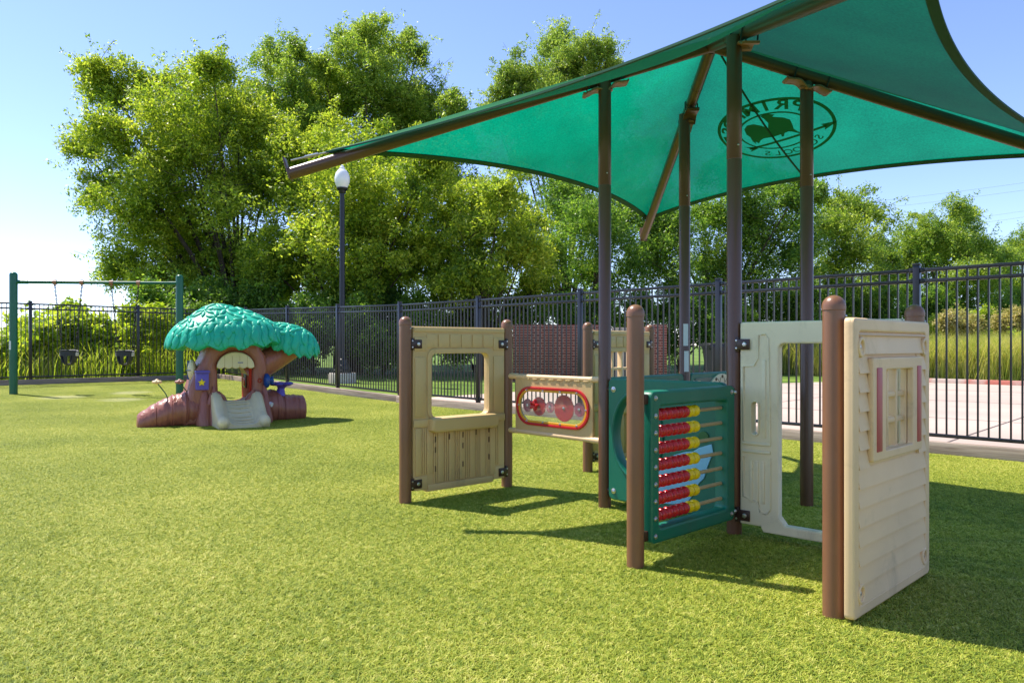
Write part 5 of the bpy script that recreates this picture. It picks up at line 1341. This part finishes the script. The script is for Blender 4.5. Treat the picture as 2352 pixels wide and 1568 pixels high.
TC = [(760, 330, 75), (690, 420, 80), (800, 430, 110), (880, 370, 75), (930, 500, 110), (800, 560, 125), (670, 540, 95), (900, 620, 95), (720, 640, 85), (610, 600, 70), (960, 430, 70), (1010, 640, 70), (740, 500, 90), (860, 500, 90), (800, 660, 70), (960, 580, 80), (640, 650, 60), (680, 350, 60), (1000, 360, 55)]
tree("broadleaf_tree", "bright leafy tree standing directly behind the lamp post", 25, 800, TC, "bright", trunk_r=0.2, trunks=2)
TC2 = [(1080, 450, 62), (1150, 440, 55), (1040, 530, 80), (1140, 540, 85), (1190, 610, 70), (1080, 620, 80), (1200, 500, 50), (1230, 660, 50), (980, 590, 60), (1130, 650, 60), (1040, 650, 60), (1100, 500, 70), (1210, 560, 55)]
tree("broadleaf_tree", "small light green tree between the lamp post and the first tall brown post", 24, 1110, TC2, "bright", trunk_r=0.15)
TD = [(1280, 110, 50), (1340, 125, 52), (1200, 170, 55), (1270, 190, 75), (1160, 200, 45), (1395, 130, 40), (1330, 230, 90), (1200, 260, 70), (1420, 240, 90), (1290, 330, 110), (1400, 380, 110), (1330, 480, 100), (1230, 220, 70), (1300, 170, 60), (1130, 260, 50), (1220, 340, 80), (1370, 180, 55)]
tree("broadleaf_tree", "pale topped tree rising above the left slope of the shade", 37, 1300, TD, "olive", trunk_r=0.3)
TD2 = [(1290, 470, 85), (1360, 540, 100), (1270, 590, 70), (1430, 470, 85), (1440, 600, 80), (1360, 640, 60), (1500, 560, 60)]
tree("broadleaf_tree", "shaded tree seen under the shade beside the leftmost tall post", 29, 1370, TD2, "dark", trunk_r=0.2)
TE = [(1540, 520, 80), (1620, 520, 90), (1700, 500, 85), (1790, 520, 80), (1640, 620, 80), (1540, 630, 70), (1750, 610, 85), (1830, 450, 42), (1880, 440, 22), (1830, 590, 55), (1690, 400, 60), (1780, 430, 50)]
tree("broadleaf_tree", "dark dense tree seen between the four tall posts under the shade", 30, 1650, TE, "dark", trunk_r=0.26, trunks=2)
TF = [(1930, 480, 48), (1975, 510, 60), (1890, 540, 55), (2010, 570, 45), (1950, 590, 75), (1890, 640, 60), (2020, 650, 55), (1950, 670, 50), (2050, 600, 40)]
tree("broadleaf_tree", "rounded green tree right of the rear tall post", 34, 1950, TF, "mid", trunk_r=0.2, depth=1.2)
TG = [(2110, 535, 42), (2190, 525, 55), (2215, 495, 25), (2250, 560, 45), (2150, 600, 65), (2230, 620, 60), (2290, 600, 40), (2080, 630, 55), (2160, 660, 50), (2140, 555, 48), (2080, 575, 42), (2245, 590, 52), (2200, 560, 55), (2060, 640, 45)]
tree("broadleaf_tree", "wide green tree above the right fence post", 38, 2180, TG, "mid", trunk_r=0.22, depth=1.3)
TH = [(2340, 575, 36), (2390, 560, 45), (2330, 630, 45), (2400, 640, 60), (2350, 680, 40), (2450, 600, 60), (2290, 640, 45), (2320, 600, 40)]
tree("broadleaf_tree", "far tree cut off by the right edge", 44, 2390, TH, "mid", trunk_r=0.2, depth=1.2)

def shrub(label, Y, base_u, lobes, col, ln=0.12, wd=0.06, dens=1.3, group="shrubs beyond the fence"):
    return tree("shrub", label, Y, base_u, lobes, col, ln, wd, dens, 0.4, 0.04, group, "shrub")
shrub("tall weedy shrub poking above the fence between the swing chains", 19.5, 165, [(170, 750, 26), (165, 720, 16), (185, 790, 32), (150, 815, 35)], "weed", 0.15, 0.08)
shrub("low bright shrub around the first fence post left of the swings", 19.0, 90, [(20, 790, 34), (60, 775, 34), (110, 770, 34), (30, 830, 34), (80, 830, 36), (130, 830, 36), (200, 790, 40)], "weed", 0.15, 0.08)
shrub("bushy bright shrub behind the second bucket swing", 20.0, 270, [(220, 780, 40), (250, 790, 45), (290, 770, 42), (330, 750, 40), (270, 830, 40), (310, 835, 40), (220, 830, 34)], "weed", 0.15, 0.08)
shrub("bright shrub at the left edge of the picture", 18.2, -60, [(-20, 790, 38), (-70, 800, 40), (-40, 830, 36), (10, 820, 30), (-110, 820, 40)], "weed", 0.15, 0.08)
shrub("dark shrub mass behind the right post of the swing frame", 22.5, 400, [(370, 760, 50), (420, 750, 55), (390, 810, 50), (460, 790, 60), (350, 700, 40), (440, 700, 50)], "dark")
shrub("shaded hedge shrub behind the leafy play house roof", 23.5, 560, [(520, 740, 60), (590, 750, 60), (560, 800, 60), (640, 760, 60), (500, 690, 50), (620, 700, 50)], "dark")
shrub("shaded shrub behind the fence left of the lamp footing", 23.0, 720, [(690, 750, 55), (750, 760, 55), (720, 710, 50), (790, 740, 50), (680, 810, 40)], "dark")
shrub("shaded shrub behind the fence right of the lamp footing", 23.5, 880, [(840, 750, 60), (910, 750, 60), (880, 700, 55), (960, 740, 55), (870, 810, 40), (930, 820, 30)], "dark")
shrub("olive shrub above the brick enclosure's left end", 25.5, 1090, [(1030, 740, 55), (1090, 730, 55), (1150, 720, 50), (1060, 790, 50), (1140, 780, 40)], "mid")
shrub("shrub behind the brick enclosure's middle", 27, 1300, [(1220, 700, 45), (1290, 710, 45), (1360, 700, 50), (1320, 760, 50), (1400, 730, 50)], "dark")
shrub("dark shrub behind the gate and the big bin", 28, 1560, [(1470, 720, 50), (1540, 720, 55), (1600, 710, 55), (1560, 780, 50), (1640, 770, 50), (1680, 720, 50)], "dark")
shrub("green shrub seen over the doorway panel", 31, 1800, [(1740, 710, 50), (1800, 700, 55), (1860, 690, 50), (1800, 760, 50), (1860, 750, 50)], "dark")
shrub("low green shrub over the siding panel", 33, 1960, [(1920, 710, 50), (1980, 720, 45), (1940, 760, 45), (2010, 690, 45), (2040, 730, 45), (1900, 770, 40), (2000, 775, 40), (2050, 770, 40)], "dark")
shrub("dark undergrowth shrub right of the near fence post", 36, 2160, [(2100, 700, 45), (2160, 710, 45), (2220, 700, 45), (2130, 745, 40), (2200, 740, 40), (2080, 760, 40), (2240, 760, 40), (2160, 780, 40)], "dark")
shrub("dark undergrowth shrub at the far right edge", 38, 2330, [(2280, 700, 45), (2340, 700, 45), (2390, 690, 50), (2310, 740, 40), (2370, 735, 40), (2290, 770, 40), (2350, 770, 40), (2420, 750, 45)], "dark")

GREENS["seed"] = leaf_mat("seed_heads", [lin(126, 134, 62)[:3], lin(160, 160, 84)[:3], lin(188, 172, 108)[:3], lin(206, 192, 134)[:3]], 0.4, 0.6, 1.0, 0.9)
for (lab, Y, u, lobes, col) in (
    ("pale weedy shrub in the dry grass right of the siding panel", 29, 2180, [(2150, 760, 26), (2190, 770, 30), (2225, 790, 30), (2160, 810, 28)], "weed"),
    ("bushy yellow green weed under the dark undergrowth", 30, 2270, [(2260, 740, 24), (2280, 780, 28), (2240, 800, 24), (2300, 810, 26)], "weed"),
    ("pale seed heads standing tallest in the dry grass", 28, 2210, [(2175, 738, 14), (2205, 742, 18), (2235, 746, 14), (2190, 756, 12)], "seed"),
    ("tan dry weed at the right edge of the tall grass", 28, 2340, [(2310, 745, 16), (2340, 735, 20), (2370, 745, 20), (2330, 765, 16)], "seed"),
    ("leafy weed at the right edge below the tan dry weed", 27, 2350, [(2330, 800, 26), (2370, 790, 28), (2350, 825, 24)], "weed")):
    shrub(lab, Y, u, lobes, col, 0.11, 0.05, 1.5, group="weeds in the dry grass")
# tall grass: behind the back fence, and beyond the red kerb
def tall_clump(n, h, rad):
    V = []; a = rng.uniform(0, 2 * np.pi, n); r = rad * np.sqrt(rng.uniform(0, 1, n)); hh = h * rng.uniform(0.45, 1.1, n)
    x, y = r * np.cos(a), r * np.sin(a); b_ = rng.uniform(0, 2 * np.pi, n); l = hh * rng.uniform(0.1, 0.95, n); w_ = 0.0065 * rng.uniform(0.6, 1.4, n)
    dx, dy = np.cos(b_), np.sin(b_)
    def P(k, s): return np.stack([x + dx * l * [0, .3, 1][k] - dy * w_ * s * [1, .9, .1][k], y + dy * l * [0, .3, 1][k] + dx * w_ * s * [1, .9, .1][k], hh * [0, .6, .95][k]], -1)
    q = np.concatenate([np.stack([P(0, -1), P(0, 1), P(1, 1), P(1, -1)], 1), np.stack([P(1, -1), P(1, 1), P(2, 1), P(2, -1)], 1)], 0)
    me = bpy.data.meshes.new("clump"); n2 = len(q)
    me.vertices.add(n2 * 4); me.vertices.foreach_set("co", q.astype(np.float32).reshape(-1)); me.loops.add(n2 * 4); me.loops.foreach_set("vertex_index", np.arange(n2 * 4, dtype=np.int32))
    me.polygons.add(n2); me.polygons.foreach_set("loop_start", np.arange(0, n2 * 4, 4, dtype=np.int32)); me.update(calc_edges=True)
    return me
M_tall = leaf_mat("meadow_grass", [lin(120, 150, 44)[:3], lin(156, 176, 56)[:3], lin(190, 198, 84)[:3], lin(212, 208, 126)[:3]], 0.5, 0.6, 1.25)
M_dry = leaf_mat("dry_grass", [lin(108, 130, 54)[:3], lin(150, 160, 78)[:3], lin(188, 182, 108)[:3], lin(214, 194, 138)[:3]], 0.4, 0.7, 1.15)
k = 3600
px = rng.uniform(-34, -6, k); py = rng.uniform(14, 46, k)
ok = (((px - CORNER.x) * -0.7025 + (py - CORNER.y) * 0.7116) > 0.6) & (px / py < -0.36)
px, py = px[ok], py[ok]
scatter("tall_meadow_grass", np.stack([px, py, terrain(px, py) - 0.04], -1), tall_clump(170, 0.85, 0.6), M_tall, "tall bright meadow grass beyond the back fence", 0.55, 1.25, False, 0.05)
rr = rng.uniform(-16, 13, 3200); of = rng.uniform(19.2, 27, 3200)
pp = np.stack([FBASE.x + FN.x * of + FD.x * rr, FBASE.y + FN.y * of + FD.y * rr, np.zeros(3200) - 0.04], -1)
scatter("dry_meadow_grass", pp, tall_clump(240, 1.35, 0.9), M_dry, "tall dry grass on the bank beyond the red kerb", 0.35, 1.25, False, 0.05)

# ------------------------------------------------------------------ far utility poles and wires
for u, v0, Y, lab in ((303, 682, 150, "far utility pole seen beside the fence post left of the play house"), (102, 782 - 14, 210, "far utility pole behind the first swing chain"), (52, 786 - 14, 230, "distant utility pole just right of the labelled green post"), (57, 776, 260, "most distant utility pole close to the labelled green post")):
    b0 = at(u, v0, Y); t = thing("utility_pole", lab, "utility pole", (b0.x, Y, 0.2), 0, "distant utility poles")
    h = b0.z; m_ = MB(); m_.tube([(0, 0, -1), (0, 0, h)], [0.22, 0.16], 8); m_.build("pole", M_pole, t)
    m_ = MB(); m_.box((0, 0, h - 0.9), (2.6, 0.2, 0.2), 0.02); m_.box((0, 0, h - 2.4), (2.0, 0.2, 0.2), 0.02); m_.build("crossarm", M_pole, t)
for (u0, v0, u1, v1, lab) in ((1960, 460, 2500, 395, "topmost overhead wire in the right sky"), (1960, 477, 2500, 412, "second overhead wire in the right sky"), (2200, 500, 2500, 455, "third overhead wire in the right sky"), (2200, 512, 2500, 470, "fourth overhead wire down the right sky"), (2270, 545, 2500, 520, "lowest overhead wire in the right sky")):
    a, c = at(u0 - 250, v0 + 30, 120), at(u1 + 100, v1 - 12, 95); m_ = MB(); pts = []
    for k in range(17):
        s = k / 16; p = a.lerp(c, s); p.z -= 1.2 * 4 * s * (1 - s) * 0.5; pts.append(p)
    m_.tube(pts, 0.015, 5)
    tag(m_.build("overhead_wire", mat("wire", lin(120, 124, 132), 0.6)), lab, "wire", "overhead wires in the right sky")
